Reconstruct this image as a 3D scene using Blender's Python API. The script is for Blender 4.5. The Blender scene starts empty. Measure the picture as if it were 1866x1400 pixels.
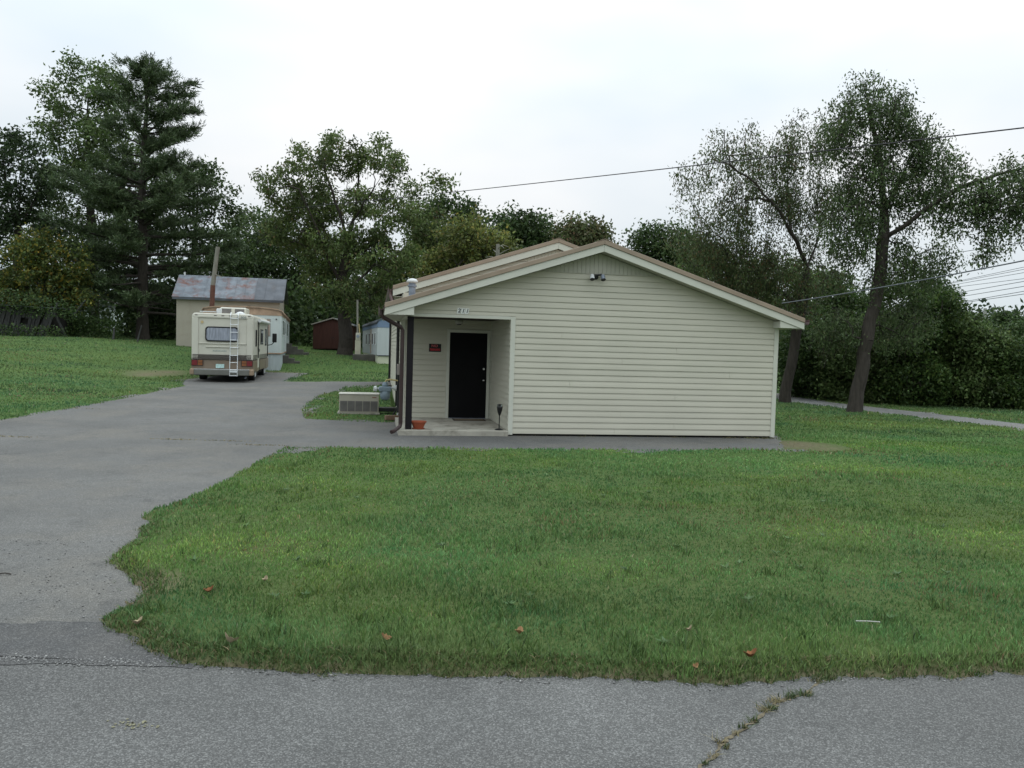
import bpy, math, random
import numpy as np
from mathutils import Vector, Matrix, noise as mnoise

S = bpy.context.scene
COL = S.collection
R = math.radians
random.seed(7)

# ------------------------------------------------------------------ camera
EYE = 1.856
PITCH, ROLL, FPX = R(-2.61), R(1.635), 1450.0
_f = np.array([0, math.cos(PITCH), math.sin(PITCH)])
_u0 = np.array([0, -math.sin(PITCH), math.cos(PITCH)])
_r0 = np.array([1.0, 0, 0])
_r = _r0 * math.cos(ROLL) + _u0 * math.sin(ROLL)
_u = -_r0 * math.sin(ROLL) + _u0 * math.cos(ROLL)
cam_d = bpy.data.cameras.new('camera')
cam = bpy.data.objects.new('camera', cam_d)
COL.objects.link(cam)
cam.matrix_world = Matrix(((_r[0], _u[0], -_f[0], 0), (_r[1], _u[1], -_f[1], 0), (_r[2], _u[2], -_f[2], EYE), (0, 0, 0, 1)))
cam_d.sensor_width = 36.0
cam_d.lens = 36.0 * FPX / 1866.0
cam_d.clip_start = 0.05
cam_d.clip_end = 4000
S.camera = cam


def at(px, py, Y):
    """surveyed point: bearing measured in the photograph, distance Y in metres"""
    d = _f + _r * (px - 933) / FPX - _u * (py - 700) / FPX
    return np.array([0, 0, EYE]) + d * (Y / d[1])


# ------------------------------------------------------------------ sky and sun
SUN_EL, SUN_AZ = R(58), R(25)
world = bpy.data.worlds.new('World')
S.world = world
world.use_nodes = True
nt = world.node_tree
nt.nodes.clear()
w_out = nt.nodes.new('ShaderNodeOutputWorld')
w_mix = nt.nodes.new('ShaderNodeMixShader')
w_sky = nt.nodes.new('ShaderNodeTexSky')
w_sky.sky_type = 'NISHITA'
w_sky.sun_disc = False
w_sky.sun_elevation = SUN_EL
w_sky.sun_rotation = SUN_AZ
w_bg = nt.nodes.new('ShaderNodeBackground')
w_bg.inputs['Strength'].default_value = 0.13
nt.links.new(w_sky.outputs[0], w_bg.inputs[0])
w_cl = nt.nodes.new('ShaderNodeBackground')
w_tc = nt.nodes.new('ShaderNodeTexCoord')
w_map = nt.nodes.new('ShaderNodeMapping')
w_map.inputs['Scale'].default_value = (1.0, 1.0, 2.6)
w_n = nt.nodes.new('ShaderNodeTexNoise')
w_n.inputs['Scale'].default_value = 1.7
w_n.inputs['Detail'].default_value = 4
w_n.inputs['Roughness'].default_value = 0.45
w_r = nt.nodes.new('ShaderNodeValToRGB')
w_r.color_ramp.elements[0].position = 0.40
w_r.color_ramp.elements[0].color = (0.76, 0.89, 0.98, 1)
w_r.color_ramp.elements[1].position = 0.70
w_r.color_ramp.elements[1].color = (1.12, 1.13, 1.13, 1)
nt.links.new(w_tc.outputs['Generated'], w_map.inputs[0])
nt.links.new(w_map.outputs[0], w_n.inputs['Vector'])
nt.links.new(w_n.outputs['Fac'], w_r.inputs[0])
nt.links.new(w_r.outputs[0], w_cl.inputs[0])
w_sep = nt.nodes.new('ShaderNodeSeparateXYZ')
w_el = nt.nodes.new('ShaderNodeMapRange')          # standard overcast sky: zenith brighter than horizon
w_el.inputs['From Min'].default_value = 0.0
w_el.inputs['From Max'].default_value = 1.0
w_el.inputs['To Min'].default_value = 0.70
w_el.inputs['To Max'].default_value = 2.6
nt.links.new(w_tc.outputs['Generated'], w_sep.inputs[0])
w_sq = nt.nodes.new('ShaderNodeMath')
w_sq.operation = 'POWER'
w_sq.use_clamp = True
w_sq.inputs[1].default_value = 2.0
w_mx = nt.nodes.new('ShaderNodeMath')
w_mx.operation = 'MAXIMUM'
w_mx.inputs[1].default_value = 0.0
nt.links.new(w_sep.outputs['Z'], w_mx.inputs[0])
nt.links.new(w_mx.outputs[0], w_sq.inputs[0])
nt.links.new(w_sq.outputs[0], w_el.inputs['Value'])
nt.links.new(w_el.outputs[0], w_cl.inputs['Strength'])
w_mix.inputs[0].default_value = 0.93
nt.links.new(w_bg.outputs[0], w_mix.inputs[1])
nt.links.new(w_cl.outputs[0], w_mix.inputs[2])
nt.links.new(w_mix.outputs[0], w_out.inputs[0])

sun_d = bpy.data.lights.new('sun', 'SUN')
sun_d.energy = 0.5
sun_d.angle = R(40)
sun_d.color = (1.0, 0.97, 0.92)
sun = bpy.data.objects.new('sun', sun_d)
COL.objects.link(sun)
sun.location = (0, 0, 60)
_sd = Vector((math.sin(SUN_AZ) * math.cos(SUN_EL), math.cos(SUN_AZ) * math.cos(SUN_EL), math.sin(SUN_EL)))
sun.rotation_euler = _sd.to_track_quat('Z', 'Y').to_euler()

S.view_settings.view_transform = 'Standard'
S.view_settings.look = 'None'
S.view_settings.exposure = 0.18
S.view_settings.gamma = 1.0
S.view_settings.use_curve_mapping = False
S.cycles.use_denoising = True
S.cycles.max_bounces = 6
S.cycles.transparent_max_bounces = 4

# ------------------------------------------------------------------ helpers
class MB:
    def __init__(self):
        self.v = []
        self.f = []

    def box(self, x0, x1, y0, y1, z0, z1):
        b = len(self.v)
        self.v += [(x0, y0, z0), (x1, y0, z0), (x1, y1, z0), (x0, y1, z0), (x0, y0, z1), (x1, y0, z1), (x1, y1, z1), (x0, y1, z1)]
        self.f += [tuple(b + i for i in q) for q in ((3, 2, 1, 0), (4, 5, 6, 7), (0, 1, 5, 4), (1, 2, 6, 5), (2, 3, 7, 6), (3, 0, 4, 7))]
        return self

    def poly_prism(self, pts, axis, t0, t1):
        """pts 2d polygon; axis 'x','y','z' extruded between t0 and t1"""
        n = len(pts)
        b = len(self.v)
        for t in (t0, t1):
            for p in pts:
                self.v.append({'x': (t, p[0], p[1]), 'y': (p[0], t, p[1]), 'z': (p[0], p[1], t)}[axis])
        self.f.append(tuple(b + i for i in range(n)))
        self.f.append(tuple(b + n + i for i in reversed(range(n))))
        for i in range(n):
            j = (i + 1) % n
            self.f.append((b + j, b + i, b + n + i, b + n + j))
        return self

    def tube(self, pts, rad, n=8, cap=True, rot=0.0, flat=1.0):
        pts = [Vector(p) for p in pts]
        if not hasattr(rad, '__len__'):
            rad = [rad] * len(pts)
        b = len(self.v)
        pu = None
        for i, p in enumerate(pts):
            a = pts[max(i - 1, 0)]
            c = pts[min(i + 1, len(pts) - 1)]
            d = (c - a).normalized()
            if pu is None:
                pu = d.cross(Vector((0, 0, 1)))
                if pu.length < 1e-3:
                    pu = Vector((1, 0, 0))
            pu = (pu - d * pu.dot(d)).normalized()
            w = d.cross(pu)
            for k in range(n):
                t = 2 * math.pi * k / n + rot
                self.v.append(tuple(p + (pu * math.cos(t) + w * math.sin(t) * flat) * rad[i]))
        for i in range(len(pts) - 1):
            for k in range(n):
                k2 = (k + 1) % n
                self.f.append((b + i * n + k, b + i * n + k2, b + (i + 1) * n + k2, b + (i + 1) * n + k))
        if cap:
            self.f.append(tuple(b + k for k in reversed(range(n))))
            self.f.append(tuple(b + (len(pts) - 1) * n + k for k in range(n)))
        return self

    def lathe(self, prof, n=16, c=(0, 0, 0)):
        b = len(self.v)
        for r, z in prof:
            for k in range(n):
                t = 2 * math.pi * k / n
                self.v.append((c[0] + r * math.cos(t), c[1] + r * math.sin(t), c[2] + z))
        for i in range(len(prof) - 1):
            for k in range(n):
                k2 = (k + 1) % n
                self.f.append((b + i * n + k, b + i * n + k2, b + (i + 1) * n + k2, b + (i + 1) * n + k))
        self.f.append(tuple(b + k for k in reversed(range(n))))
        self.f.append(tuple(b + (len(prof) - 1) * n + k for k in range(n)))
        return self

    def build(self, name, mat, parent=None, bevel=0.0, smooth=False, seg=2):
        me = bpy.data.meshes.new(name)
        me.from_pydata([tuple(map(float, p)) for p in self.v], [], self.f)
        me.update()
        o = bpy.data.objects.new(name, me)
        COL.objects.link(o)
        if mat:
            me.materials.append(mat)
        if parent is not None:
            o.parent = parent
        if smooth:
            me.shade_smooth()
        if bevel > 0:
            m = o.modifiers.new('bevel', 'BEVEL')
            m.width = bevel
            m.segments = seg
            m.limit_method = 'ANGLE'
            m.angle_limit = R(40)
        return o


def tag(o, label, cat, group=None):
    o['label'] = label
    o['category'] = cat
    if group:
        o['group'] = group
    return o


def thing(name, label, cat, loc=(0, 0, 0), rz=0.0, group=None):
    o = bpy.data.objects.new(name, None)
    o.empty_display_size = 0.2
    COL.objects.link(o)
    o.location = tuple(map(float, loc))
    o.rotation_euler = (0, 0, rz)
    return tag(o, label, cat, group)


def structure(o):
    o['kind'] = 'structure'
    return o


def np_mesh(name, V, F, mat, col=None, parent=None, smooth=False):
    """V (n,3), F (m,k) all faces the same size"""
    me = bpy.data.meshes.new(name)
    V = np.ascontiguousarray(V, dtype=np.float32)
    F = np.ascontiguousarray(F, dtype=np.int32)
    k = F.shape[1]
    me.vertices.add(len(V))
    me.vertices.foreach_set('co', V.ravel())
    me.loops.add(F.size)
    me.loops.foreach_set('vertex_index', F.ravel())
    me.polygons.add(len(F))
    me.polygons.foreach_set('loop_start', np.arange(0, F.size, k, dtype=np.int32))
    me.update(calc_edges=True)
    if col is not None:
        at_ = me.attributes.new('col', 'FLOAT_COLOR', 'POINT')
        at_.data.foreach_set('color', np.ascontiguousarray(np.c_[col, np.ones(len(col))], dtype=np.float32).ravel())
    if smooth:
        me.shade_smooth()
    me.materials.append(mat)
    o = bpy.data.objects.new(name, me)
    COL.objects.link(o)
    if parent is not None:
        o.parent = parent
    return o


# ------------------------------------------------------------------ materials
def mat(name, color, rough=0.6, var=0.12, scale=3.0, bump=0.0, bscale=40.0, metal=0.0, spec=0.3, dirt=None, dirt_amt=0.3, dscale=1.2, stretch=None):
    m = bpy.data.materials.new(name)
    m.use_nodes = True
    t = m.node_tree
    b = t.nodes['Principled BSDF']
    b.inputs['Roughness'].default_value = rough
    b.inputs['Metallic'].default_value = metal
    b.inputs['Specular IOR Level'].default_value = spec
    tc = t.nodes.new('ShaderNodeTexCoord')
    src = tc.outputs['Object']
    if stretch:
        mp = t.nodes.new('ShaderNodeMapping')
        mp.inputs['Scale'].default_value = stretch
        t.links.new(src, mp.inputs[0])
        src = mp.outputs[0]
    n = t.nodes.new('ShaderNodeTexNoise')
    n.inputs['Scale'].default_value = scale
    n.inputs['Detail'].default_value = 5
    t.links.new(src, n.inputs['Vector'])
    mx = t.nodes.new('ShaderNodeMix')
    mx.data_type = 'RGBA'
    c = np.array(color)
    mx.inputs['A'].default_value = (*np.clip(c * (1 - var), 0, 1), 1)
    mx.inputs['B'].default_value = (*np.clip(c * (1 + var), 0, 1), 1)
    rp = t.nodes.new('ShaderNodeMapRange')
    rp.inputs['From Min'].default_value = 0.3
    rp.inputs['From Max'].default_value = 0.7
    t.links.new(n.outputs['Fac'], rp.inputs['Value'])
    t.links.new(rp.outputs[0], mx.inputs['Factor'])
    out = mx.outputs['Result']
    if dirt is not None:
        n2 = t.nodes.new('ShaderNodeTexNoise')
        n2.inputs['Scale'].default_value = dscale
        n2.inputs['Detail'].default_value = 8
        n2.inputs['Roughness'].default_value = 0.7
        t.links.new(src, n2.inputs['Vector'])
        r2 = t.nodes.new('ShaderNodeMapRange')
        r2.inputs['From Min'].default_value = 0.5
        r2.inputs['From Max'].default_value = 0.66
        r2.inputs['To Max'].default_value = dirt_amt
        t.links.new(n2.outputs['Fac'], r2.inputs['Value'])
        m2 = t.nodes.new('ShaderNodeMix')
        m2.data_type = 'RGBA'
        t.links.new(r2.outputs[0], m2.inputs['Factor'])
        t.links.new(out, m2.inputs['A'])
        m2.inputs['B'].default_value = (*dirt, 1)
        out = m2.outputs['Result']
    t.links.new(out, b.inputs['Base Color'])
    if bump > 0:
        n3 = t.nodes.new('ShaderNodeTexNoise')
        n3.inputs['Scale'].default_value = bscale
        n3.inputs['Detail'].default_value = 4
        t.links.new(src, n3.inputs['Vector'])
        bp = t.nodes.new('ShaderNodeBump')
        bp.inputs['Strength'].default_value = bump
        bp.inputs['Distance'].default_value = 0.01
        t.links.new(n3.outputs['Fac'], bp.inputs['Height'])
        t.links.new(bp.outputs[0], b.inputs['Normal'])
    return m


def leaf_mat(name, trans=0.3, rough=0.55):
    m = bpy.data.materials.new(name)
    m.use_nodes = True
    t = m.node_tree
    b = t.nodes['Principled BSDF']
    a = t.nodes.new('ShaderNodeAttribute')
    a.attribute_name = 'col'
    t.links.new(a.outputs['Color'], b.inputs['Base Color'])
    b.inputs['Roughness'].default_value = rough
    b.inputs['Specular IOR Level'].default_value = 0.25
    tr = t.nodes.new('ShaderNodeBsdfTranslucent')
    t.links.new(a.outputs['Color'], tr.inputs['Color'])
    mx = t.nodes.new('ShaderNodeMixShader')
    mx.inputs[0].default_value = trans
    t.links.new(b.outputs[0], mx.inputs[1])
    t.links.new(tr.outputs[0], mx.inputs[2])
    t.links.new(mx.outputs[0], t.nodes['Material Output'].inputs['Surface'])
    return m


M = {}
M['siding'] = mat('siding_vinyl', (0.50, 0.478, 0.388), 0.5, 0.05, 1.2, 0.05, 30, dirt=(0.42, 0.42, 0.33), dirt_amt=0.22, dscale=0.9, stretch=(0.6, 0.6, 2))
M['trim'] = mat('white_trim', (0.545, 0.545, 0.465), 0.45, 0.04, 2.0, dirt=(0.40, 0.40, 0.33), dirt_amt=0.25)
M['soffit'] = mat('soffit_vinyl', (0.42, 0.41, 0.34), 0.6, 0.05, 2.0)
M['roof'] = mat('tan_roof_metal', (0.285, 0.220, 0.160), 0.5, 0.12, 1.5, spec=0.4, dirt=(0.24, 0.17, 0.12), dirt_amt=0.5, dscale=2)
M['brown'] = mat('brown_gutter', (0.045, 0.028, 0.026), 0.4, 0.15, 2.0)
M['maroon'] = mat('maroon_gutter', (0.085, 0.05, 0.046), 0.4, 0.15, 2.0)
M['post'] = mat('dark_post_paint', (0.013, 0.011, 0.013), 0.6, 0.2, 3.0, spec=.15)
M['door'] = mat('black_door_paint', (0.007, 0.007, 0.0075), 0.65, 0.2, 2.0, spec=.08)
M['black'] = mat('black_metal', (0.012, 0.012, 0.012), 0.35, 0.2, 5.0)
M['void'] = mat('recess_shade_black', (0.012, 0.012, 0.010), 0.9, 0.3, 5.0)  # near-black colour standing in for shade under and inside things
M['conc'] = mat('porch_concrete', (0.34, 0.32, 0.265), 0.9, 0.16, 3.0, 0.3, 60, dirt=(0.12, 0.11, 0.085), dirt_amt=0.75, dscale=2.2)
M['galv'] = mat('galvanised_steel', (0.24, 0.27, 0.32), 0.45, 0.25, 6.0, metal=0.5)
M['capwhite'] = mat('white_metal_cap', (0.58, 0.59, 0.58), 0.45, 0.08, 6.0)
M['chrome'] = mat('dull_chrome', (0.6, 0.6, 0.6), 0.25, 0.05, 6.0, metal=0.9)
M['numplate'] = mat('white_number_plate', (0.75, 0.76, 0.72), 0.5, 0.03)
M['ink'] = mat('black_ink', (0.02, 0.02, 0.02), 0.6, 0.1)
M['signblack'] = mat('black_sign', (0.012, 0.011, 0.011), 0.5, 0.1)
M['signred'] = mat('red_sign_ink', (0.42, 0.025, 0.03), 0.5, 0.1)
M['signpink'] = mat('faded_red_sign_ink', (0.50, 0.10, 0.10), 0.5, 0.1)
M['terracotta'] = mat('terracotta', (0.30, 0.075, 0.035), 0.7, 0.15, 8.0)
M['mat'] = mat('coir_doormat', (0.15, 0.115, 0.075), 0.95, 0.3, 60.0, 0.5, 200)
M['matdark'] = mat('doormat_border', (0.06, 0.05, 0.04), 0.95, 0.3, 60.0)
M['ac'] = mat('tan_ac_paint', (0.36, 0.33, 0.27), 0.5, 0.06, 3.0, dirt=(0.22, 0.19, 0.15), dirt_amt=0.4)
M['acdark'] = mat('ac_louvre', (0.15, 0.14, 0.13), 0.5, 0.15, 6.0)
M['meter'] = mat('meter_grey_paint', (0.17, 0.22, 0.25), 0.45, 0.1, 8.0)
M['meterlight'] = mat('meter_face', (0.5, 0.52, 0.5), 0.4, 0.1, 8.0)
M['yellowpipe'] = mat('yellowed_pipe', (0.45, 0.36, 0.16), 0.5, 0.15, 8.0)
M['wire'] = mat('cable_black', (0.015, 0.015, 0.017), 0.6, 0.1)
M['wiregrey'] = mat('cable_grey', (0.09, 0.10, 0.11), 0.6, 0.1)
M['rvwhite'] = mat('rv_cream_fibreglass', (0.55, 0.53, 0.45), 0.3, 0.04, 1.5, spec=0.45, dirt=(0.40, 0.37, 0.30), dirt_amt=0.25)
M['rvtan'] = mat('rv_tan_paint', (0.19, 0.145, 0.105), 0.35, 0.06, 2.0, spec=0.4)
M['rvstripe'] = mat('rv_dark_stripe', (0.075, 0.062, 0.055), 0.35, 0.06, 2.0, spec=0.4)
M['rvglass'] = mat('rv_side_glass', (0.03, 0.03, 0.035), 0.08, 0.1, 2.0, spec=0.6)
M['rvcurtain'] = mat('rv_curtained_rear_glass', (0.26, 0.28, 0.33), 0.15, 0.3, 3.0, spec=0.5, stretch=(6, 1, 1))
M['rubber'] = mat('black_rubber', (0.013, 0.013, 0.013), 0.7, 0.2, 8.0)
M['red'] = mat('red_lens', (0.15, 0.012, 0.016), 0.25, 0.1, 10.0, spec=0.5)
M['amber'] = mat('amber_lens', (0.20, 0.070, 0.022), 0.25, 0.1, 10.0, spec=0.5)
M['darklens'] = mat('dark_marker_lens', (0.05, 0.035, 0.03), 0.3, 0.1, 10.0)
M['bumper'] = mat('dull_bumper', (0.17, 0.17, 0.15), 0.35, 0.15, 2.0, metal=0.4)
M['plate'] = mat('licence_plate', (0.40, 0.55, 0.52), 0.5, 0.2, 18.0)
M['alu'] = mat('aluminium', (0.70, 0.72, 0.72), 0.3, 0.05, 6.0, metal=0.3)
M['decal'] = mat('grey_decal', (0.25, 0.27, 0.25), 0.5, 0.2, 10.0)
M['mhaqua'] = mat('pale_aqua_metal', (0.52, 0.565, 0.545), 0.45, 0.05, 1.2, dirt=(0.38, 0.40, 0.36), dirt_amt=0.35, stretch=(3, 3, .7))
M['mhskirt'] = mat('pale_blue_skirting', (0.42, 0.465, 0.475), 0.5, 0.08, 1.5, dirt=(0.28, 0.30, 0.28), dirt_amt=0.4, stretch=(4, 4, .8))
M['mhtan'] = mat('weathered_tan_trim', (0.38, 0.26, 0.18), 0.7, 0.2, 3.0, dirt=(0.2, 0.13, 0.09), dirt_amt=0.5)
M['mhwhite'] = mat('pale_trailer_metal', (0.47, 0.50, 0.50), 0.45, 0.05, 1.2, dirt=(0.34, 0.36, 0.34), dirt_amt=0.35, stretch=(3, 3, .7))
M['mhblue'] = mat('blue_trailer_band', (0.16, 0.22, 0.32), 0.45, 0.08, 1.5)
M['mhyellow'] = mat('pale_yellow_skirting', (0.52, 0.53, 0.40), 0.6, 0.08, 1.5)
M['pinkdoor'] = mat('pinkish_panel', (0.34, 0.27, 0.22), 0.6, 0.1, 2.0)
M['oldconc'] = mat('dark_old_concrete', (0.085, 0.08, 0.068), 0.9, 0.25, 3.0, 0.4, 30)
M['stucco'] = mat('beige_stucco', (0.37, 0.335, 0.27), 0.9, 0.06, 1.0, 0.25, 60, dirt=(0.30, 0.26, 0.20), dirt_amt=0.5, dscale=0.8)
M['rustroof'] = mat('rusting_tin_roof', (0.150, 0.168, 0.188), 0.6, 0.35, 2.0, metal=0.1, dirt=(0.15, 0.055, 0.035), dirt_amt=0.95, dscale=1.1, stretch=(1, 1, 1))
M['oldtin'] = mat('old_grey_tin', (0.10, 0.11, 0.125), 0.6, 0.25, 2.0, metal=0.2, dirt=(0.08, 0.06, 0.05), dirt_amt=0.5)
M['redwood'] = mat('red_barn_paint', (0.064, 0.024, 0.018), 0.75, 0.18, 3.0, stretch=(6, 6, .6))
M['brownroof'] = mat('brown_trailer_roof', (0.11, 0.045, 0.035), 0.6, 0.2, 2.0)
M['greywood'] = mat('shaded_weathered_wood', (0.050, 0.050, 0.048), 0.9, 0.5, 2.0, 0.4, 20, stretch=(6, 6, .7))  # weathered wood, darkened further for the shade of overhanging trees
M['pole'] = mat('grey_utility_pole', (0.20, 0.19, 0.16), 0.9, 0.2, 4.0, 0.3, 30, stretch=(4, 4, .5))
M['poleRed'] = mat('rust_red_pole', (0.12, 0.055, 0.04), 0.85, 0.2, 4.0)
M['bark'] = mat('grey_brown_bark', (0.075, 0.066, 0.052), 0.95, 0.3, 5.0, 0.8, 14, stretch=(3, 3, .7))
M['barkdark'] = mat('dark_bark', (0.045, 0.038, 0.031), 0.95, 0.3, 5.0, 0.8, 14, stretch=(3, 3, .7))
M['leaf'] = leaf_mat('leaf', 0.38)
M['needle'] = leaf_mat('needle', 0.12)
M['grass'] = leaf_mat('grass_blade', 0.25, 0.5)
M['deadleaf'] = mat('dry_leaf', (0.26, 0.15, 0.07), 0.8, 0.3, 30.0)
M['paleleaf'] = mat('pale_dry_leaf', (0.30, 0.24, 0.155), 0.85, 0.35, 30.0)
M['orangeleaf'] = mat('orange_leaf', (0.19, 0.080, 0.032), 0.85, 0.4, 30.0)

# ------------------------------------------------------------------ terrain
CTRL = np.array([
    (-40, 0, 0), (-20, 0, 0), (0, 0, 0), (20, 0, 0), (40, 0, 0), (-8, 4, 0), (8, 4, 0), (-3, 10, 0), (3, 9, .02), (8, 12, .02),
    (0, 16.6, 0), (6, 17.6, 0), (-2, 16.3, 0), (-10.8, 16.7, 0), (-4.9, 18.9, 0), (-3.5, 20.5, .02), (14, 22, 0), (11.6, 26.8, 0),
    (-10.6, 21, .09), (-11, 31, .17), (-11.6, 28.5, .17), (-6, 28, .165), (-4.7, 29, .26), (-5.1, 32.5, .3), (-9.4, 31.5, .21), (-11.6, 38, .32),
    (11, 31, .07), (14.9, 28, .04), (18.7, 29, .03), (-28, 60, 1.76), (-21.8, 52, 1.35), (-14.9, 52, 1.2), (-14.6, 58, 1.32), (-10.6, 50, 1.1),
    (-7.5, 44, .75), (-9.8, 52, .9), (-32, 50, 1.66), (-27, 50, 1.7), (-16.5, 55, 1.16), (-14.8, 33, .34), (6, 40, .5), (15, 50, .5),
    (40, 50, .5), (0, 60, 1.2), (-20, 22, .35), (-20, 33, .75), (-38, 20, .5), (-60, 60, 2.0), (60, 60, .8), (0, 120, 2), (-80, 120, 3), (80, 120, 2),
    (-60, 0, 0), (60, 0, 0), (0, -30, 0), (0, 26, .1), (5, 26, .05)], float)


def _tps(P):
    n = len(P)
    d = np.linalg.norm(P[:, None, :2] - P[None, :, :2], axis=2)
    K = np.where(d > 0, d * d * np.log(np.maximum(d, 1e-9)), 0) + np.eye(n) * 0.6
    Q = np.c_[np.ones(n), P[:, :2]]
    A = np.block([[K, Q], [Q.T, np.zeros((3, 3))]])
    return np.linalg.solve(A, np.r_[P[:, 2], 0, 0, 0])


_W = _tps(CTRL)


def ter(x, y):
    x = np.asarray(x, float)
    y = np.asarray(y, float)
    sh = x.shape
    q = np.c_[x.ravel(), y.ravel()]
    rr = np.hypot(q[:, 0], q[:, 1] - 40)
    k = np.minimum(1, 110 / np.maximum(rr, 1e-6))
    qc = np.c_[q[:, 0] * k, 40 + (q[:, 1] - 40) * k]
    out = np.zeros(len(q))
    for s in range(0, len(q), 20000):
        e = qc[s:s + 20000]
        d = np.linalg.norm(e[:, None] - CTRL[None, :, :2], axis=2)
        Kq = np.where(d > 0, d * d * np.log(np.maximum(d, 1e-9)), 0)
        out[s:s + 20000] = Kq @ _W[:-3] + _W[-3] + e @ _W[-2:]
    road = np.clip((5.5 - q[:, 1]) / 1.5, 0, 1)
    out = out * (1 - road)
    return out.reshape(sh)


def tz(x, y):
    return float(ter(np.array([x]), np.array([y]))[0])


def fbm2(x, y, sc, seed=0, oc=3):
    """cheap vectorised value noise, 0..1"""
    tot = np.zeros(np.shape(x))
    amp, na = 1.0, 0.0
    for o in range(oc):
        X = np.asarray(x) * sc + 37.1 * seed + 11.3 * o
        Y = np.asarray(y) * sc - 17.7 * seed + 5.9 * o
        xi, yi = np.floor(X), np.floor(Y)
        fx, fy = X - xi, Y - yi
        fx, fy = fx * fx * (3 - 2 * fx), fy * fy * (3 - 2 * fy)

        def h(a, b):
            v = np.sin(a * 127.1 + b * 311.7 + seed * 7.3) * 43758.5453
            return v - np.floor(v)
        n = (h(xi, yi) * (1 - fx) + h(xi + 1, yi) * fx) * (1 - fy) + (h(xi, yi + 1) * (1 - fx) + h(xi + 1, yi + 1) * fx) * fy
        tot += amp * n
        na += amp
        amp *= 0.5
        sc *= 2.03
    return tot / na


# outlines of the paved areas (plan, metres)
ROAD = [(-150, -4), (150, -4), (150, 4.9), (20, 4.75), (6, 4.70), (2.9, 4.64), (1.83, 4.50), (1.19, 4.43), (0.05, 4.40), (-0.98, 4.38), (-1.95, 4.46), (-2.9, 4.5), (-12, 4.6), (-150, 5.0)]
DRIVE = [(-1.75, 4.2), (-1.87, 4.46), (-2.13, 4.65), (-2.31, 4.86), (-2.50, 4.98), (-2.60, 5.10), (-2.48, 5.25), (-2.58, 5.41), (-2.64, 5.68), (-2.80, 5.94), (-3.04, 6.22), (-3.28, 6.46), (-3.34, 6.81), (-3.30, 7.2), (-3.56, 7.6), (-3.55, 7.86), (-3.74, 8.08), (-3.78, 8.43), (-3.72, 8.96), (-3.75, 10.24), (-3.9, 12.4), (-3.95, 13.9),
         (-3.2, 14.07), (0.7, 14.56), (5.2, 15.4), (5.6, 16.6), (6.1, 18.2), (2, 18.0), (-1.5, 17.0), (-2.3, 18.4), (-4.95, 18.95), (-5.75, 21.5), (-6.35, 26), (-6.1, 29.2), (-4.8, 30.6), (-2.0, 31.0), (-2.0, 33.2),
         (-5.1, 32.6), (-9.3, 32.0), (-10.3, 38), (-12.7, 38), (-12.9, 31.5), (-12.2, 29.5), (-11.5, 28.0), (-10.7, 21), (-10.75, 16.7), (-11.4, 12), (-13.5, 8), (-17, 5.6), (-19, 4.2)]
LANE = [(10.2, 34.5), (10.85, 31), (12.6, 26.8), (14.19, 21.94), (16.5, 14.5), (19.5, 4.3), (22.5, 4.3), (18.5, 14.5), (15.7, 22.4), (14.1, 27.4), (12.3, 31.5), (11.6, 34.8)]


def poly_sd(x, y, poly):
    """signed distance, positive inside"""
    x = np.asarray(x)
    y = np.asarray(y)
    P = np.array(poly, float)
    d = np.full(x.shape, 1e9)
    inside = np.zeros(x.shape, bool)
    n = len(P)
    for i in range(n):
        a, b = P[i], P[(i + 1) % n]
        ab = b - a
        t = np.clip(((x - a[0]) * ab[0] + (y - a[1]) * ab[1]) / (ab @ ab), 0, 1)
        d = np.minimum(d, np.hypot(x - a[0] - t * ab[0], y - a[1] - t * ab[1]))
        c = (a[1] > y) != (b[1] > y)
        with np.errstate(divide='ignore', invalid='ignore'):
            xi = (b[0] - a[0]) * (y - a[1]) / (b[1] - a[1] + 1e-12) + a[0]
        inside ^= c & (x < xi)
    return np.where(inside, d, -d)


def paved(x, y):
    s = np.maximum(np.maximum(poly_sd(x, y, ROAD), poly_sd(x, y, DRIVE)), poly_sd(x, y, LANE))
    near = np.clip((14 - y) / 4, 0.25, 1)
    return s + (fbm2(x, y, 2.2, 3, 3) - 0.5) * 0.12 * near + (fbm2(x, y, 11, 5, 3) - 0.5) * 0.13 * near


def axis_lines(a, b, h, far, grow=1.22):
    lines = list(np.arange(a, b + 1e-6, h))
    s, p = h, lines[-1]
    while p < far[1]:
        s *= grow
        p += s
        lines.append(p)
    s, p = h, lines[0]
    while p > far[0]:
        s *= grow
        p -= s
        lines.insert(0, p)
    return np.array(lines)


def blend_lines(parts, far):
    L = []
    for a, b, h in parts:
        L += list(np.arange(a, b - 1e-6, h))
    L.append(parts[-1][1])
    s, p = parts[-1][2], L[-1]
    while p < far[1]:
        s *= 1.25
        p += s
        L.append(p)
    s, p = parts[0][2], L[0]
    while p > far[0]:
        s *= 1.25
        p -= s
        L.insert(0, p)
    return np.array(L)


gx = blend_lines([(-34, -14, .8), (-14, -4.6, .22), (-4.6, 4.6, .055), (4.6, 17, .22), (17, 30, .8)], (-900, 900))
gy = blend_lines([(-5, 3.6, .5), (3.6, 7.6, .055), (7.6, 15.5, .10), (15.5, 34, .25), (34, 64, 1.0)], (-300, 1500))
GX, GY = np.meshgrid(gx, gy)
TZ = ter(GX, GY)
SD = paved(GX, GY)
lift = np.clip((-SD + 0.01) / 0.09, -1, 1)
near_amp = np.clip((16 - GY) / 6, 0.45, 1)
bumps = (fbm2(GX, GY, 1.3, 9, 3) - 0.5) * 0.06 + (fbm2(GX, GY, 6, 12, 2) - .5) * .02
GZ = TZ + np.where(lift > 0, lift * (0.03 + .035 * np.clip((10 - GY) / 5, 0, 1)) * near_amp + lift * bumps * (lift > 0.5), lift * 0.05)
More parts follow.
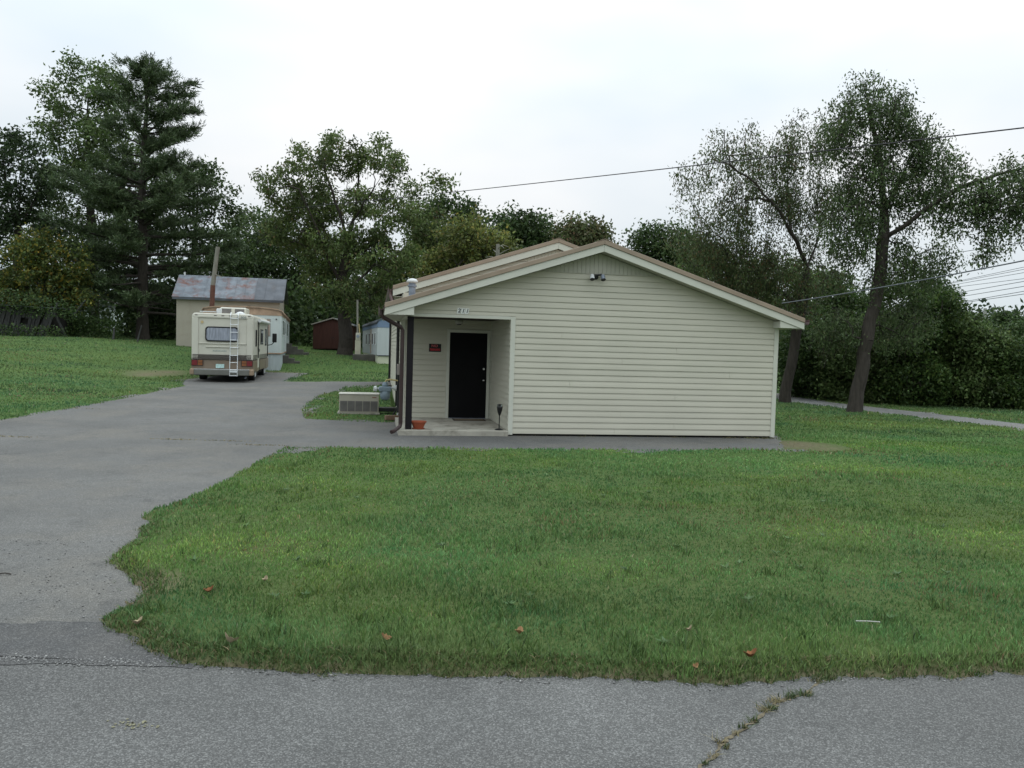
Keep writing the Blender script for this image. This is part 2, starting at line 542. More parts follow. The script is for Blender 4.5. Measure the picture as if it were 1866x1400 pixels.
# no ground through the house footprint
def house_ab(x, y):
    c, s = math.cos(R(9.745)), math.sin(R(9.745))
    dx, dy = x + 0.06, y - 16.624
    return dx * c + dy * s, -dx * s + dy * c
HA, HB = house_ab(GX, GY)
inh = (HA > -2.25) & (HA < 6.0) & (HB > -0.05) & (HB < 17)
GZ = np.where(inh, TZ - 0.12, GZ)
ny, nx = GX.shape
idx = np.arange(nx * ny).reshape(ny, nx)
GF = np.stack([idx[:-1, :-1], idx[:-1, 1:], idx[1:, 1:], idx[1:, :-1]], -1).reshape(-1, 4)

dirt_pts = [(-14.8, 33.2, .95, 2.4), (5.9, 16.3, 1.0, .9), (-2.7, 5.6, .35, .5), (-2.6, 18.2, .5, .6)]
DI = np.clip(1 - np.abs(SD - 0.01) / 0.06, 0, 1) * 0.9
for cx, cy, rx, ry in dirt_pts:
    q = ((GX - cx) / rx) ** 2 + ((GY - cy) / ry) ** 2
    DI = np.maximum(DI, np.clip(1.3 - q, 0, 1) * (0.35 + .65 * fbm2(GX, GY, 3, 4)))


def ground_mat():
    m = bpy.data.materials.new('lawn_soil')
    m.use_nodes = True
    t = m.node_tree
    b = t.nodes['Principled BSDF']
    b.inputs['Roughness'].default_value = 0.95
    b.inputs['Specular IOR Level'].default_value = 0.1
    tc = t.nodes.new('ShaderNodeTexCoord')

    def noise(sc, det=4, ro=.6):
        n = t.nodes.new('ShaderNodeTexNoise')
        n.inputs['Scale'].default_value = sc
        n.inputs['Detail'].default_value = det
        n.inputs['Roughness'].default_value = ro
        t.links.new(tc.outputs['Object'], n.inputs['Vector'])
        return n

    def ramp(n, a, b_, ca, cb):
        r = t.nodes.new('ShaderNodeValToRGB')
        r.color_ramp.elements[0].position = a
        r.color_ramp.elements[0].color = (*ca, 1)
        r.color_ramp.elements[1].position = b_
        r.color_ramp.elements[1].color = (*cb, 1)
        t.links.new(n.outputs['Fac'], r.inputs[0])
        return r
    big = ramp(noise(.22, 5), .35, .65, (0.060, 0.106, 0.032), (0.085, 0.136, 0.042))
    fine = ramp(noise(9, 5, .7), .3, .7, (.55, .6, .5), (1.25, 1.2, 1.15))
    mul = t.nodes.new('ShaderNodeMix')
    mul.data_type = 'RGBA'
    mul.blend_type = 'MULTIPLY'
    mul.inputs['Factor'].default_value = 1
    t.links.new(big.outputs[0], mul.inputs['A'])
    t.links.new(fine.outputs[0], mul.inputs['B'])
    at_ = t.nodes.new('ShaderNodeAttribute')
    at_.attribute_name = 'col'
    sep = t.nodes.new('ShaderNodeSeparateColor')
    t.links.new(at_.outputs['Color'], sep.inputs[0])
    soil = ramp(noise(14, 6, .7), .3, .7, (.085, .064, .043), (.21, .165, .115))
    thatch = ramp(noise(20, 5, .7), .3, .7, (.050, .075, .022), (.090, .120, .042))
    mt = t.nodes.new('ShaderNodeMix')
    mt.data_type = 'RGBA'
    t.links.new(sep.outputs[1], mt.inputs['Factor'])
    t.links.new(mul.outputs['Result'], mt.inputs['A'])
    t.links.new(thatch.outputs[0], mt.inputs['B'])
    mx = t.nodes.new('ShaderNodeMix')
    mx.data_type = 'RGBA'
    t.links.new(sep.outputs[0], mx.inputs['Factor'])
    t.links.new(mt.outputs['Result'], mx.inputs['A'])
    t.links.new(soil.outputs[0], mx.inputs['B'])
    t.links.new(mx.outputs['Result'], b.inputs['Base Color'])
    bp = t.nodes.new('ShaderNodeBump')
    bp.inputs['Strength'].default_value = 0.8
    bp.inputs['Distance'].default_value = 0.03
    t.links.new(noise(25, 4, .7).outputs['Fac'], bp.inputs['Height'])
    t.links.new(bp.outputs[0], b.inputs['Normal'])
    return m


ground = structure(np_mesh('ground', np.c_[GX.ravel(), GY.ravel(), GZ.ravel()], GF, ground_mat(), col=np.c_[DI.ravel(), np.clip((16 - GY.ravel()) / 8, 0, 1), DI.ravel() * 0], smooth=True))
ground['label'] = 'mown green lawn and earth around the buildings'


def asphalt_mat(name, base, warm, speck):
    m = bpy.data.materials.new(name)
    m.use_nodes = True
    t = m.node_tree
    b = t.nodes['Principled BSDF']
    b.inputs['Roughness'].default_value = 0.85
    b.inputs['Specular IOR Level'].default_value = 0.25
    tc = t.nodes.new('ShaderNodeTexCoord')

    def noise(sc, det=3, ro=.6):
        n = t.nodes.new('ShaderNodeTexNoise')
        n.inputs['Scale'].default_value = sc
        n.inputs['Detail'].default_value = det
        n.inputs['Roughness'].default_value = ro
        t.links.new(tc.outputs['Object'], n.inputs['Vector'])
        return n

    def mixc(fac, a, b_, blend='MIX'):
        x = t.nodes.new('ShaderNodeMix')
        x.data_type = 'RGBA'
        x.blend_type = blend
        if fac is None:
            x.inputs['Factor'].default_value = 1
        else:
            t.links.new(fac, x.inputs['Factor'])
        for s, v in (('A', a), ('B', b_)):
            if isinstance(v, tuple):
                x.inputs[s].default_value = (*v, 1)
            else:
                t.links.new(v, x.inputs[s])
        return x.outputs['Result']

    def rng(n, a, b_, to0=0., to1=1.):
        r = t.nodes.new('ShaderNodeMapRange')
        r.inputs['From Min'].default_value = a
        r.inputs['From Max'].default_value = b_
        r.inputs['To Min'].default_value = to0
        r.inputs['To Max'].default_value = to1
        t.links.new(n.outputs[0] if hasattr(n, 'outputs') else n, r.inputs['Value'])
        return r.outputs[0]
    bc = np.array(base)
    large = mixc(rng(noise(.35, 5), .35, .65), tuple(bc * .76), tuple(bc * 1.20))
    large = mixc(rng(noise(6, 6, .75), .35, .65, 0, .5), large, tuple(bc * .82))
    large = mixc(rng(noise(.55, 6, .7), .46, .64, 0, .85), large, warm)
    large = mixc(rng(noise(1.6, 7, .75), .55, .68, 0, .7), large, tuple(bc * .66))
    vo = t.nodes.new('ShaderNodeTexVoronoi')
    vo.inputs['Scale'].default_value = 150
    t.links.new(tc.outputs['Object'], vo.inputs['Vector'])
    sp = t.nodes.new('ShaderNodeSeparateColor')
    t.links.new(vo.outputs['Color'], sp.inputs[0])
    pw_ = t.nodes.new('ShaderNodeMath')
    pw_.operation = 'POWER'
    pw_.inputs[1].default_value = 2.6
    t.links.new(sp.outputs[0], pw_.inputs[0])
    stones = mixc(rng(pw_, 0.0, 1.0), tuple([1 - speck * .7] * 3), tuple([1 + speck * 2.6] * 3))
    c = mixc(None, large, stones, 'MULTIPLY')
    fine = mixc(rng(noise(160, 2), .3, .7), tuple([1 - speck * .7] * 3), tuple([1 + speck * .7] * 3))
    c = mixc(None, c, fine, 'MULTIPLY')
    t.links.new(c, b.inputs['Base Color'])
    bp = t.nodes.new('ShaderNodeBump')
    bp.inputs['Strength'].default_value = 0.5
    bp.inputs['Distance'].default_value = 0.006
    t.links.new(sp.outputs[1], bp.inputs['Height'])
    t.links.new(bp.outputs[0], b.inputs['Normal'])
    return m


M['road'] = asphalt_mat('road_asphalt', (0.106, 0.105, 0.100), (0.092, 0.090, 0.085), .34)
M['drive'] = asphalt_mat('driveway_asphalt', (0.112, 0.110, 0.103), (0.128, 0.120, 0.105), .28)
M['lane'] = asphalt_mat('lane_asphalt', (0.165, 0.165, 0.158), (0.17, 0.158, 0.138), .2)


def sheet(name, poly, grow, h, material, dz, box, jit=.12):
    """flat paving laid over the terrain, trimmed to an outline"""
    xs = np.arange(box[0], box[1] + h, h)
    ys = np.arange(box[2], box[3] + h, h)
    X, Y = np.meshgrid(xs, ys)
    s = poly_sd(X, Y, poly)
    J = np.clip((9 - Y) / 2, 0, 1) * jit
    X, Y = X + (fbm2(X, Y, 3, 61) - .5) * J, Y + (fbm2(X, Y, 3.3, 62, 4) - .5) * J
    g_ = np.clip((Y - 4.47) / .15, 0, 1)
    Z = ter(X, Y) + .0035 + (dz > .01) * .002 * (1 - g_) + (dz - .0035) * g_
    n, k = X.shape
    ii = np.arange(n * k).reshape(n, k)
    q = np.stack([ii[:-1, :-1], ii[:-1, 1:], ii[1:, 1:], ii[1:, :-1]], -1).reshape(-1, 4)
    keep = (s.ravel()[q] > -grow).any(axis=1)
    q = q[keep]
    used, inv = np.unique(q, return_inverse=True)
    V = np.c_[X.ravel(), Y.ravel(), Z.ravel()][used]
    return structure(np_mesh(name, V, inv.reshape(q.shape), material, smooth=True))


xs_r = np.concatenate([np.arange(-150, -20, 10), np.arange(-20, 20, 1.0), np.arange(20, 151, 10)])
rv = np.array([(x, y, ter(np.array([x]), np.array([y]))[0] + 0.002) for y in (-4.2, -2, 0, 2, 3, 4.0, 5.2) for x in xs_r])
kk = len(xs_r)
rf = np.array([(j * kk + i, j * kk + i + 1, (j + 1) * kk + i + 1, (j + 1) * kk + i) for j in range(6) for i in range(kk - 1)])
road = structure(np_mesh('road', rv, rf, M['road']))
drive = sheet('driveway', DRIVE, .25, .3, M['drive'], 0.008, (-20, 6.6, 4.48, 38.5))
M['patch'] = asphalt_mat('dark_patch_asphalt', (0.074, 0.074, 0.073), (0.088, 0.085, 0.08), .3)
patch_poly = [(-40, 4.55), (-12, 4.52), (-4, 4.50), (-1.8, 4.44), (-2.3, 4.92), (-2.55, 5.02), (-3.2, 4.96), (-4.5, 5.0), (-8, 5.1), (-12, 5.3), (-18, 5.3)]
asphalt_patch = sheet('asphalt_patch', patch_poly, .02, .06, M['patch'], 0.012, (-18, -1.5, 4.4, 5.4), .10)
lane = sheet('lane', LANE, .25, .4, M['lane'], 0.006, (9, 23, 4.6, 36))

# ------------------------------------------------------------------ the house
YAW = R(9.745)
HW, HH, HD, ZF, ZB = 6.017, 2.469, 2.70, 0.12, 0.05
AL = -2.17
RA, RZ, EL, ER, EZ = 1.87, 4.14, -2.606, 6.436, 2.668
CO = 0.1266
house = thing('house', 'cream vinyl sided building with tan metal gable roof and recessed corner porch', 'building', (-0.06, 16.624, 0), YAW)


def rtop(a):
    return RZ - (RA - a) * (RZ - EZ) / (RA - EL) if a < RA else RZ - (a - RA) * (RZ - EZ) / (ER - RA)


def roof_a(z, off=0.235):
    """left and right a where the underside of the roof passes height z"""
    k1 = (RZ - EZ) / (RA - EL)
    k2 = (RZ - EZ) / (ER - RA)
    return RA - (RZ - off - z) / k1, RA + (RZ - off - z) / k2


PROF = [(0.0, 0.035), (0.019, 0.035), (0.020, 0.10), (0.015, 0.5), (0.004, 1.0), (0.0, 1.0)]


def plank(parent, p0, ud, nd, fa0, fa1, z0, z1):
    """one siding course; ends follow fa0(z), fa1(z)"""
    mb = MB()
    jit = random.uniform(-.0012, .0012)
    for k in (0, 1):
        for o, t in PROF:
            z = z0 + (z1 - z0) * t
            s = (fa0 if k == 0 else fa1)(z)
            oo = o + (jit if o > 0 else 0)
            mb.v.append((p0[0] + ud[0] * s + nd[0] * oo, p0[1] + ud[1] * s + nd[1] * oo, z))
    n = len(PROF)
    mb.f.append(tuple(range(n)))
    mb.f.append(tuple(n + i for i in reversed(range(n))))
    for i in range(n):
        j = (i + 1) % n
        mb.f.append((j, i, n + i, n + j))
    return mb.build('siding_plank', M['siding'], parent)


# front wall and gable
fw = MB().poly_prism([(0.01, ZB), (HW - .01, ZB), (HW - .01, rtop(HW) - .24), (RA, RZ - .24), (AL + .08, rtop(AL + .08) - .24), (AL + .08, HH + .03), (0.01, HH + .03)], 'y', 0.03, 0.16).build('front_wall', M['siding'], house)
for k in range(27):
    z0 = ZB + k * CO
    z1 = z0 + CO
    if z1 <= HH + .02:
        if k == 0:
            plank(fw, (0, 0.026), (1, 0), (0, -1), lambda z: 0.1, lambda z: 2.318, z0, z1)
            plank(fw, (0, 0.026), (1, 0), (0, -1), lambda z: 2.322, lambda z: HW - .1, z0, z1)
        else:
            cut_ = (None, 3.66, None, 2.44, None, None, 3.66, None, 1.3, None, 4.9, None, 2.44, None, 3.66, None, 1.1, None, None, None)[k]
            if cut_:
                plank(fw, (0, 0.026), (1, 0), (0, -1), lambda z: 0.1, lambda z: cut_ - .0015, z0, z1)
                plank(fw, (0, 0.0245), (1, 0), (0, -1), lambda z: cut_ + .0015, lambda z: HW - .1, z0, z1)
            else:
                plank(fw, (0, 0.026), (1, 0), (0, -1), lambda z: 0.1, lambda z: HW - .1, z0, z1)
    else:
        zz = max(z0, HH + .035)
        cut0 = lambda z: max(AL + .1, roof_a(z)[0])
        cut1 = lambda z: min(HW - .02, roof_a(z)[1])
        if z0 < HH + .035:
            plank(fw, (0, 0.026), (1, 0), (0, -1), lambda z: 0.1, cut1, z0, z1)
            plank(fw, (0, 0.026), (1, 0), (0, -1), lambda z: AL + .1, lambda z: 0.1, zz, z1)
        else:
            plank(fw, (0, 0.026), (1, 0), (0, -1), cut0, cut1, z0, z1)
MB().box(0.0, .1, -0.004, .028, ZB - .02, HH + .03).build('corner_trim', M['trim'], fw, .004)
MB().box(HW - .1, HW, -0.004, .16, ZB - .02, HH + .03).build('corner_trim', M['trim'], fw, .004)
MB().box(AL + .08, -.001, -0.002, .15, HH - .03, HH + .034).build('header_trim', M['trim'], fw, .004)
MB().box(0.02, HW - .02, .05, .2, -.1, ZB + .02).build('foundation_shade', M['void'], house)  # base box coloured near-black to paint the shaded gap under the wall
# vertical boards closing the peak
zt = ZB + 27 * CO
w = .092
a = roof_a(zt)[0] + .02
while a < roof_a(zt)[1] - .03:
    a1 = min(a + w - .005, roof_a(zt)[1])
    pts = [(a, zt + .012), (a1, zt + .012), (a1, max(zt + .014, rtop(a1) - .237)), (a, max(zt + .014, rtop(a) - .237))]
    if a < RA < a1:
        pts.insert(3, (RA, RZ - .237))
    MB().poly_prism(pts, 'y', .006, .028).build('gable_board', M['soffit'], fw)
    a += w
MB().box(roof_a(zt)[0], roof_a(zt)[1], -.004, .028, zt - .004, zt + .010).build('gable_strip', M['soffit'], fw)

# porch walls
bw = MB().box(AL, 0.05, HD, HD + .12, 0, HH + .1).build('porch_back_wall', M['siding'], house)
sw = MB().box(0.012, .12, .16, HD - .003, ZF - .1, HH + .1).build('porch_side_wall', M['siding'], house)
DX0, DX1, DZ = -1.014, -.115, ZF + 2.06
for k in range(20):
    z0 = ZF + k * CO
    z1 = min(z0 + CO, HH + .05)
    if z0 > HH:
        break
    if z0 < DZ + .07:
        plank(bw, (0, HD - .002), (1, 0), (0, -1), lambda z: AL + .09, lambda z: DX0 - .078, z0, z1)
    else:
        plank(bw, (0, HD - .002), (1, 0), (0, -1), lambda z: AL + .09, lambda z: -.004, z0, z1)
    plank(sw, (0.010, 0), (0, 1), (-1, 0), lambda z: .03, lambda z: HD - .03, z0, z1)
MB().box(AL - .006, AL + .09, HD - .024, HD + .03, ZF - .02, HH + .05).build('corner_trim', M['trim'], bw, .004)
MB().box(0.0 - .03, 0.0, HD - .03, HD - .001, ZF, HH + .05).build('corner_trim', M['trim'], bw, .003)
# door
door = MB().box(DX0, DX1, HD - .030, HD - .003, ZF + .012, DZ).build('door', M['door'], house, .004)
for x0, x1, z0, z1 in ((DX0 - .075, DX0 - .004, ZF, DZ + .075), (DX1 + .004, DX1 + .075, ZF, DZ + .075), (DX0 - .003, DX1 + .003, DZ + .004, DZ + .075)):
    MB().box(x0, x1, HD - .045, HD - .001, z0, z1).build('door_frame', M['trim'], door, .004)
kn = MB()
kn.tube([(DX1 - .07, HD - .03, ZF + .93), (DX1 - .07, HD - .055, ZF + .93), (DX1 - .07, HD - .06, ZF + .93), (DX1 - .07, HD - .095, ZF + .93)], [.028, .014, .028, .022], 12)
kn.build('door_knob', M['chrome'], door, smooth=True)
MB().tube([(DX1 - .07, HD - .03, ZF + 1.20), (DX1 - .07, HD - .055, ZF + 1.20)], .024, 12).build('deadbolt', M['chrome'], door)
MB().box(DX0, DX1, HD - .06, HD - .032, ZF + .001, ZF + .012).build('threshold', M['galv'], door)

# slab, ceiling, header beams, post
sl = MB()
rs = random.Random(3)
xs = np.linspace(-2.28, -.012, 22)
fr = [-.10 + rs.uniform(-.02, .012) for _ in xs]
b0 = len(sl.v)
for z, ins in ((-.06, .0), (ZF - .012, 0), (ZF, .014)):
    for i, x in enumerate(xs):
        sl.v.append((x, fr[i] + ins, z))
    for x in reversed(xs):
        sl.v.append((x, HD + .02, z))
n = 2 * len(xs)
for l in range(2):
    for i in range(n):
        j = (i + 1) % n
        sl.f.append((l * n + i, l * n + j, (l + 1) * n + j, (l + 1) * n + i))
for i in range(len(xs) - 1):
    sl.f.append((2 * n + i, 2 * n + i + 1, 2 * n + n - 2 - i, 2 * n + n - 1 - i))
sl.build('porch_slab', M['conc'], house)
MB().box(AL + .05, 0.04, .17, HD - .01, HH + .012, HH + .03).build('porch_ceiling', mat('shade_darkened_ceiling', (.045, .036, .028), .8), house)  # ceiling colour darkened to deepen the shade inside the porch
MB().box(AL, AL + .1, .16, HD - .03, HH - .03, HH + .06).build('side_header', M['trim'], house, .004)
MB().box(-2.135, -2.005, .012, .142, ZF - .005, HH - .032).build('porch_post', M['post'], house, .008)
pl = thing('porch_ceiling_light', 'small lantern fixture under the porch ceiling above the black door', 'light', house.matrix_world @ Vector((0, 0, 0)))
pl.location = Matrix.Translation(house.location) @ Matrix.Rotation(YAW, 4, 'Z') @ Vector((-.93, 1.5, HH + .012))
pl.rotation_euler = (0, 0, YAW)
MB().lathe([(.06, -.02), (.065, 0), (.03, 0)], 16).build('ceiling_plate', M['black'], pl)
MB().lathe([(.045, -.13), (.085, -.12), (.095, -.035), (.05, -.02)], 14).build('glass_shade', mat('frosted_glass', (.30, .29, .26), .2, .1), pl, smooth=True)
MB().lathe([(.02, -.15), (.05, -.145), (.05, -.13), (.02, -.13)], 12).build('finial', M['black'], pl)

# left, right and rear walls
HL = 17.0
RT2, RZ2, EL2, ER2, EZ2 = 4.0, 4.717, -2.37, 6.11, 3.33
A2 = -2.15
lw = MB().box(A2 + .02, A2 + .14, HD + .121, HL, .0, 3.1).build('left_side_wall', M['siding'], house)
for k in range(25):
    z0 = ZB + k * CO
    if z0 > 3.05:
        break
    if z0 + CO < 2.5:
        plank(lw, (A2 + .018, 0), (0, 1), (-1, 0), lambda z: HD + .05, lambda z: HL - .06, z0, z0 + CO)
    else:
        plank(lw, (A2 + .018, 0), (0, 1), (-1, 0), lambda z: RT2 + .12, lambda z: HL - .06, z0, z0 + CO)
MB().box(A2 - .006, A2 + .1, HL - .08, HL + .02, ZB, 3.1).build('corner_trim', M['trim'], lw)
MB().box(HW - .14, HW - .012, .162, HL, 0.0, 2.9).build('right_side_wall', M['siding'], house)
MB().box(A2 + .14, HW - .14, HL - .12, HL, 0.0, 3.1).build('rear_wall', M['siding'], house)


def rtop2(a):
    return RZ2 - (RA - a) * (RZ2 - EZ2) / (RA - EL2) if a < RA else RZ2 - (a - RA) * (RZ2 - EZ2) / (ER2 - RA)


def roof2_a(z, off=.26):
    k1 = (RZ2 - EZ2) / (RA - EL2)
    return RA - (RZ2 - off - z) / k1, RA + (RZ2 - off - z) / ((RZ2 - EZ2) / (ER2 - RA))


B2 = RT2 + .08
gw = MB().poly_prism([(A2 + .02, 2.3), (5.9, 2.3), (5.9, rtop2(5.9) - .27), (RA, RZ2 - .27), (A2 + .02, rtop2(A2 + .02) - .27)], 'y', B2 + .03, B2 + .15).build('upper_gable_wall', M['siding'], house)
zt2 = ZB + 32 * CO
for k in range(19, 32):
    z0 = ZB + k * CO
    plank(gw, (0, B2 + .026), (1, 0), (0, -1), lambda z: max(A2 + .10, roof2_a(z)[0]), lambda z: min(5.88, roof2_a(z)[1]), z0, z0 + CO)
MB().box(A2 + .0, A2 + .1, B2 - .004, B2 + .03, 2.4, 3.1).build('corner_trim', M['trim'], gw)
a = roof2_a(zt2)[0] + .02
while a < roof2_a(zt2)[1] - .03:
    a1 = min(a + w - .005, roof2_a(zt2)[1])
    pts = [(a, zt2 + .012), (a1, zt2 + .012), (a1, max(zt2 + .014, rtop2(a1) - .262)), (a, max(zt2 + .014, rtop2(a) - .262))]
    if a < RA < a1:
        pts.insert(3, (RA, RZ2 - .262))
    MB().poly_prism(pts, 'y', B2 + .008, B2 + .028).build('gable_board', M['siding'], gw)
    a += w


def gable_roof(rt, ra, rz, el, er, b0, b1, fh):
    """metal roof sheets with ribs, rake trim, fascia, soffit"""
    for side, e in (('l', el), ('r', er)):
        th = .05
        s = MB()
        pts = [(ra, rz - .012), (e, rt(e) - .012), (e, rt(e) - th), (ra, rz - th)]
        s.poly_prism(pts, 'y', b0 + .02, b1)
        nb = int((b1 - b0) / .3)
        for i in range(1, nb):
            bb = b0 + i * .3
            s.poly_prism([(ra, rz + .006), (e, rt(e) + .006), (e, rt(e) - .014), (ra, rz - .014)], 'y', bb, bb + .03)
        rp = s.build('roof_sheet', M['roof'], house)
        g = .0015 if side == 'l' else -.0015
        o = ra - g
        MB().poly_prism([(o, rz + .008), (e, rt(e) + .008), (e, rt(e) - .088), (o, rz - .088)], 'y', b0 - .045, b0 + .018).build('rake_trim', M['roof'], rp, .006)
        z = lambda q: rt(q)
        MB().poly_prism([(o, rz - .090), (e, rt(e) - .090), (e, rt(e) - .090 - fh), (o, rz - .090 - fh)], 'y', b0 - .022, b0 + .012).build('fascia_board', M['trim'], rp, .004)
        MB().poly_prism([(o, rz - .06 - fh), (e, rt(e) - .06 - fh), (e, rt(e) - .078 - fh), (o, rz - .078 - fh)], 'y', b0 + .013, b0 + .33).build('gable_soffit', M['soffit'], rp)
    MB().poly_prism([(ra - .16, rt(ra - .16) + .022), (ra, rz + .03), (ra + .16, rt(ra + .16) + .022), (ra + .16, rt(ra + .16) + .010), (ra, rz + .018), (ra - .16, rt(ra - .16) + .010)], 'y', b0 - .05, b1).build('ridge_cap', M['roof'], house)


gable_roof(rtop, RA, RZ, EL, ER, -.30, RT2 + .33, .147)
gable_roof(rtop2, RA, RZ2, EL2, ER2, RT2, HL + .3, .165)

# boxed eaves with end returns
eb = MB().box(EL + .012, AL + .1, -.288, HL - 12.7, 2.455, 2.470).build('eave_soffit', M['soffit'], house)
MB().poly_prism([(EL + .010, 2.452), (-2.02, 2.452), (-2.02, rtop(-2.02) - .24), (EL + .05, rtop(EL + .05) - .24)], 'y', -.302, -.287).build('eave_return', M['trim'], eb, .003)
MB().box(-2.05, -2.02, -.286, .02, 2.452, rtop(-2.02) - .25).build('eave_return_side', M['trim'], eb)
MB().box(EL + .0, EL + .018, -.286, 4.3, 2.45, EZ - .03).build('eave_fascia', M['trim'], eb)
eb2 = MB().box(5.93, ER - .012, -.288, HL - 12.7, 2.455, 2.470).build('eave_soffit', M['soffit'], house)
MB().poly_prism([(5.88, 2.452), (ER - .010, 2.452), (ER - .05, rtop(ER - .05) - .24), (5.88, rtop(5.88) - .24)], 'y', -.302, -.287).build('eave_return', M['trim'], eb2, .003)
MB().box(5.88, 5.91, -.286, .02, 2.452, rtop(5.88) - .25).build('eave_return_side', M['trim'], eb2)
MB().box(ER - .018, ER, -.286, 4.3, 2.45, EZ - .03).build('eave_fascia', M['trim'], eb2)
MB().box(EL2 + .01, A2 + .03, RT2 + .02, HL, 3.06, 3.075).build('eave_soffit', M['soffit'], house)


def gutter(a_in, a_out, ztop, b0, b1, m):
    s = 1 if a_out > a_in else -1
    g = MB()
    pts = [(a_in, ztop), (a_in, ztop - .11), (a_out - s * .02, ztop - .11), (a_out, ztop - .05), (a_out, ztop), (a_out - s * .008, ztop), (a_out - s * .008, ztop - .05), (a_out - s * .025, ztop - .102), (a_in + s * .008, ztop - .102), (a_in + s * .008, ztop)]
    g.poly_prism(pts, 'y', b0, b1)
    return g.build('gutter', m, house)


g1 = gutter(EL - .002, EL - .115, EZ - .02, -.33, RT2 + .2, M['maroon'])
g2 = gutter(EL2 - .002, EL2 - .115, EZ2 - .02, RT2 - .03, HL + .3, M['maroon'])
gutter(ER + .002, ER + .115, EZ - .02, -.33, RT2 + .2, M['maroon'])


def downspout(path, m=None):
    return MB().tube(path, .042, 8, rot=R(22.5)).build('downspout', m or M['brown'], house, smooth=False)


downspout([(EL - .06, -.2, 2.56), (EL - .06, -.2, 2.44), (EL - .02, -.19, 2.39), (-2.27, -.04, 2.21), (-2.235, -.02, 2.15), (-2.235, -.02, .24), (-2.25, -.04, .18), (-2.37, -.16, .10), (-2.42, -.22, .085)])
downspout([(EL2 - .05, RT2 + .25, 3.24), (EL2 - .05, RT2 + .25, 3.1), (A2 - .05, RT2 + .5, 2.72), (A2 - .05, RT2 + .55, 2.6), (A2 - .05, RT2 + .55, .25)], M['black'])
downspout([(EL2 - .05, HL - .3, 3.24), (EL2 - .05, HL - .3, 3.1), (A2 - .05, HL - .2, 2.85), (A2 - .05, HL - .2, .25)], M['black'])
downspout([(EL2 - .06, RT2 + .03, 3.24), (EL2 - .06, RT2 + .02, 3.10), (EL2 + .0, RT2 - .1, 2.9), (EL2 + .02, RT2 - .12, 2.80)], M['maroon'])

# roof vent pipe
HM = Matrix.Translation(house.location) @ Matrix.Rotation(YAW, 4, 'Z')


def hpt(a, b, z):
    return HM @ Vector((a, b, z))


va, vb = -2.0, 1.35
vz = rtop(va)
vp = MB().tube([(va, vb, vz - .05), (va, vb, vz + .36)], .075, 16).build('vent_pipe', M['galv'], house, smooth=False)
MB().lathe([(.02, .27), (.12, .30), (.125, .33), (.09, .375), (.02, .39)], 18, (va, vb, vz + .06)).build('vent_cap', M['capwhite'], vp, smooth=True)
MB().lathe([(.09, .20), (.10, .21), (.10, .24), (.09, .25)], 18, (va, vb, vz + .06)).build('vent_collar', M['galv'], vp)
MB().lathe([(.17, -.05), (.16, .03), (.08, .07)], 16, (va, vb, vz)).build('vent_flashing', M['galv'], vp)

# conduit and junction box on the left wall
MB().box(A2 - .10, A2 - .004, HD + .34, HD + .52, 1.12, 1.38).build('junction_box', mat('box_grey', (.30, .27, .25), .5), house, .008)
MB().tube([(A2 - .05, HD + .43, 1.12), (A2 - .05, HD + .43, .95), (A2 - .05, HD + .40, .2)], .035, 8).build('conduit', M['black'], house)

# text helper
def text_mesh(name, body, size, m, parent, mtx, shear=0.0, extrude=0.001, sx=1.0, bold=0.0):
    c = bpy.data.curves.new(name, 'FONT')
    c.body = body
    c.size = size
    c.align_x = 'CENTER'
    c.align_y = 'CENTER'
    c.shear = shear
    c.extrude = extrude
    c.offset = bold
    c.resolution_u = 3
    tmp = bpy.data.objects.new(name, c)
    COL.objects.link(tmp)
    bpy.context.view_layer.update()
    me = bpy.data.meshes.new_from_object(tmp)
    bpy.data.objects.remove(tmp)
    me.materials.clear()
    me.materials.append(m)
    o = bpy.data.objects.new(name, me)
    COL.objects.link(o)
    me.transform(Matrix.Diagonal((sx, 1, 1, 1)))
    me.transform(mtx)
    o.parent = parent
    return o


FRONT = Matrix(((1, 0, 0, 0), (0, 0, -1, 0), (0, 1, 0, 0), (0, 0, 0, 1)))   # text facing -y
for i, ch in enumerate('211'):
    ca = -1.095 + i * .083
    cz = 2.585 - i * .002
    pts = [(ca - .044, cz - .058), (ca + .030, cz - .058), (ca + .052, cz + .058), (ca - .022, cz + .058)]
    np_ = MB().poly_prism(pts, 'y', -.006, .000).build('number_plate', M['numplate'], house)
    text_mesh('number_digit', ch, .115, M['ink'], np_, Matrix.Translation((ca + .004, -.0085, cz)) @ FRONT, .28, .001, .95, .003)

# floodlight under the peak
fl = thing('floodlight', 'small twin head floodlight below the gable peak', 'light', hpt(1.80, 0.0, 3.40), YAW)
MB().lathe([(.05, -.02), (.055, 0), (.03, .01)], 14).build('mount_plate', M['black'], fl)
fl.children[0].rotation_euler = (R(90), 0, 0)
MB().tube([(-.10, -.06, .02), (.11, -.06, .05)], .022, 8).build('crossbar', M['black'], fl)
for s in (-1, 1):
    lh = MB().tube([(s * .11, -.06, .035), (s * .115, -.10, .02), (s * .12, -.15, -.06)], [.02, .045, .05], 12).build('lamp_head', M['capwhite'] if s < 0 else M['galv'], fl)
    MB().tube([(s * .12, -.151, -.062), (s * .1205, -.156, -.072)], [.052, .050], 12).build('lamp_lens', M['black'], lh)

# things on the porch
sg = thing('warning_sign', 'small black sign with red NO lettering on porch wall left of door', 'sign', hpt(-1.37, HD - .026, 1.80), YAW)
MB().box(-.145, .145, -.004, 0, -.095, .095).build('sign_panel', M['signblack'], sg)
text_mesh('sign_lettering', 'NO', .088, M['signpink'], sg, Matrix.Translation((-.01, -.0058, .045)) @ FRONT, 0, .0006, 1.1, .002)
text_mesh('sign_lettering', 'TRESPASSING', .066, M['signred'], sg, Matrix.Translation((0.0, -.0058, -.045)) @ FRONT, 0, .0006, .62, .004)

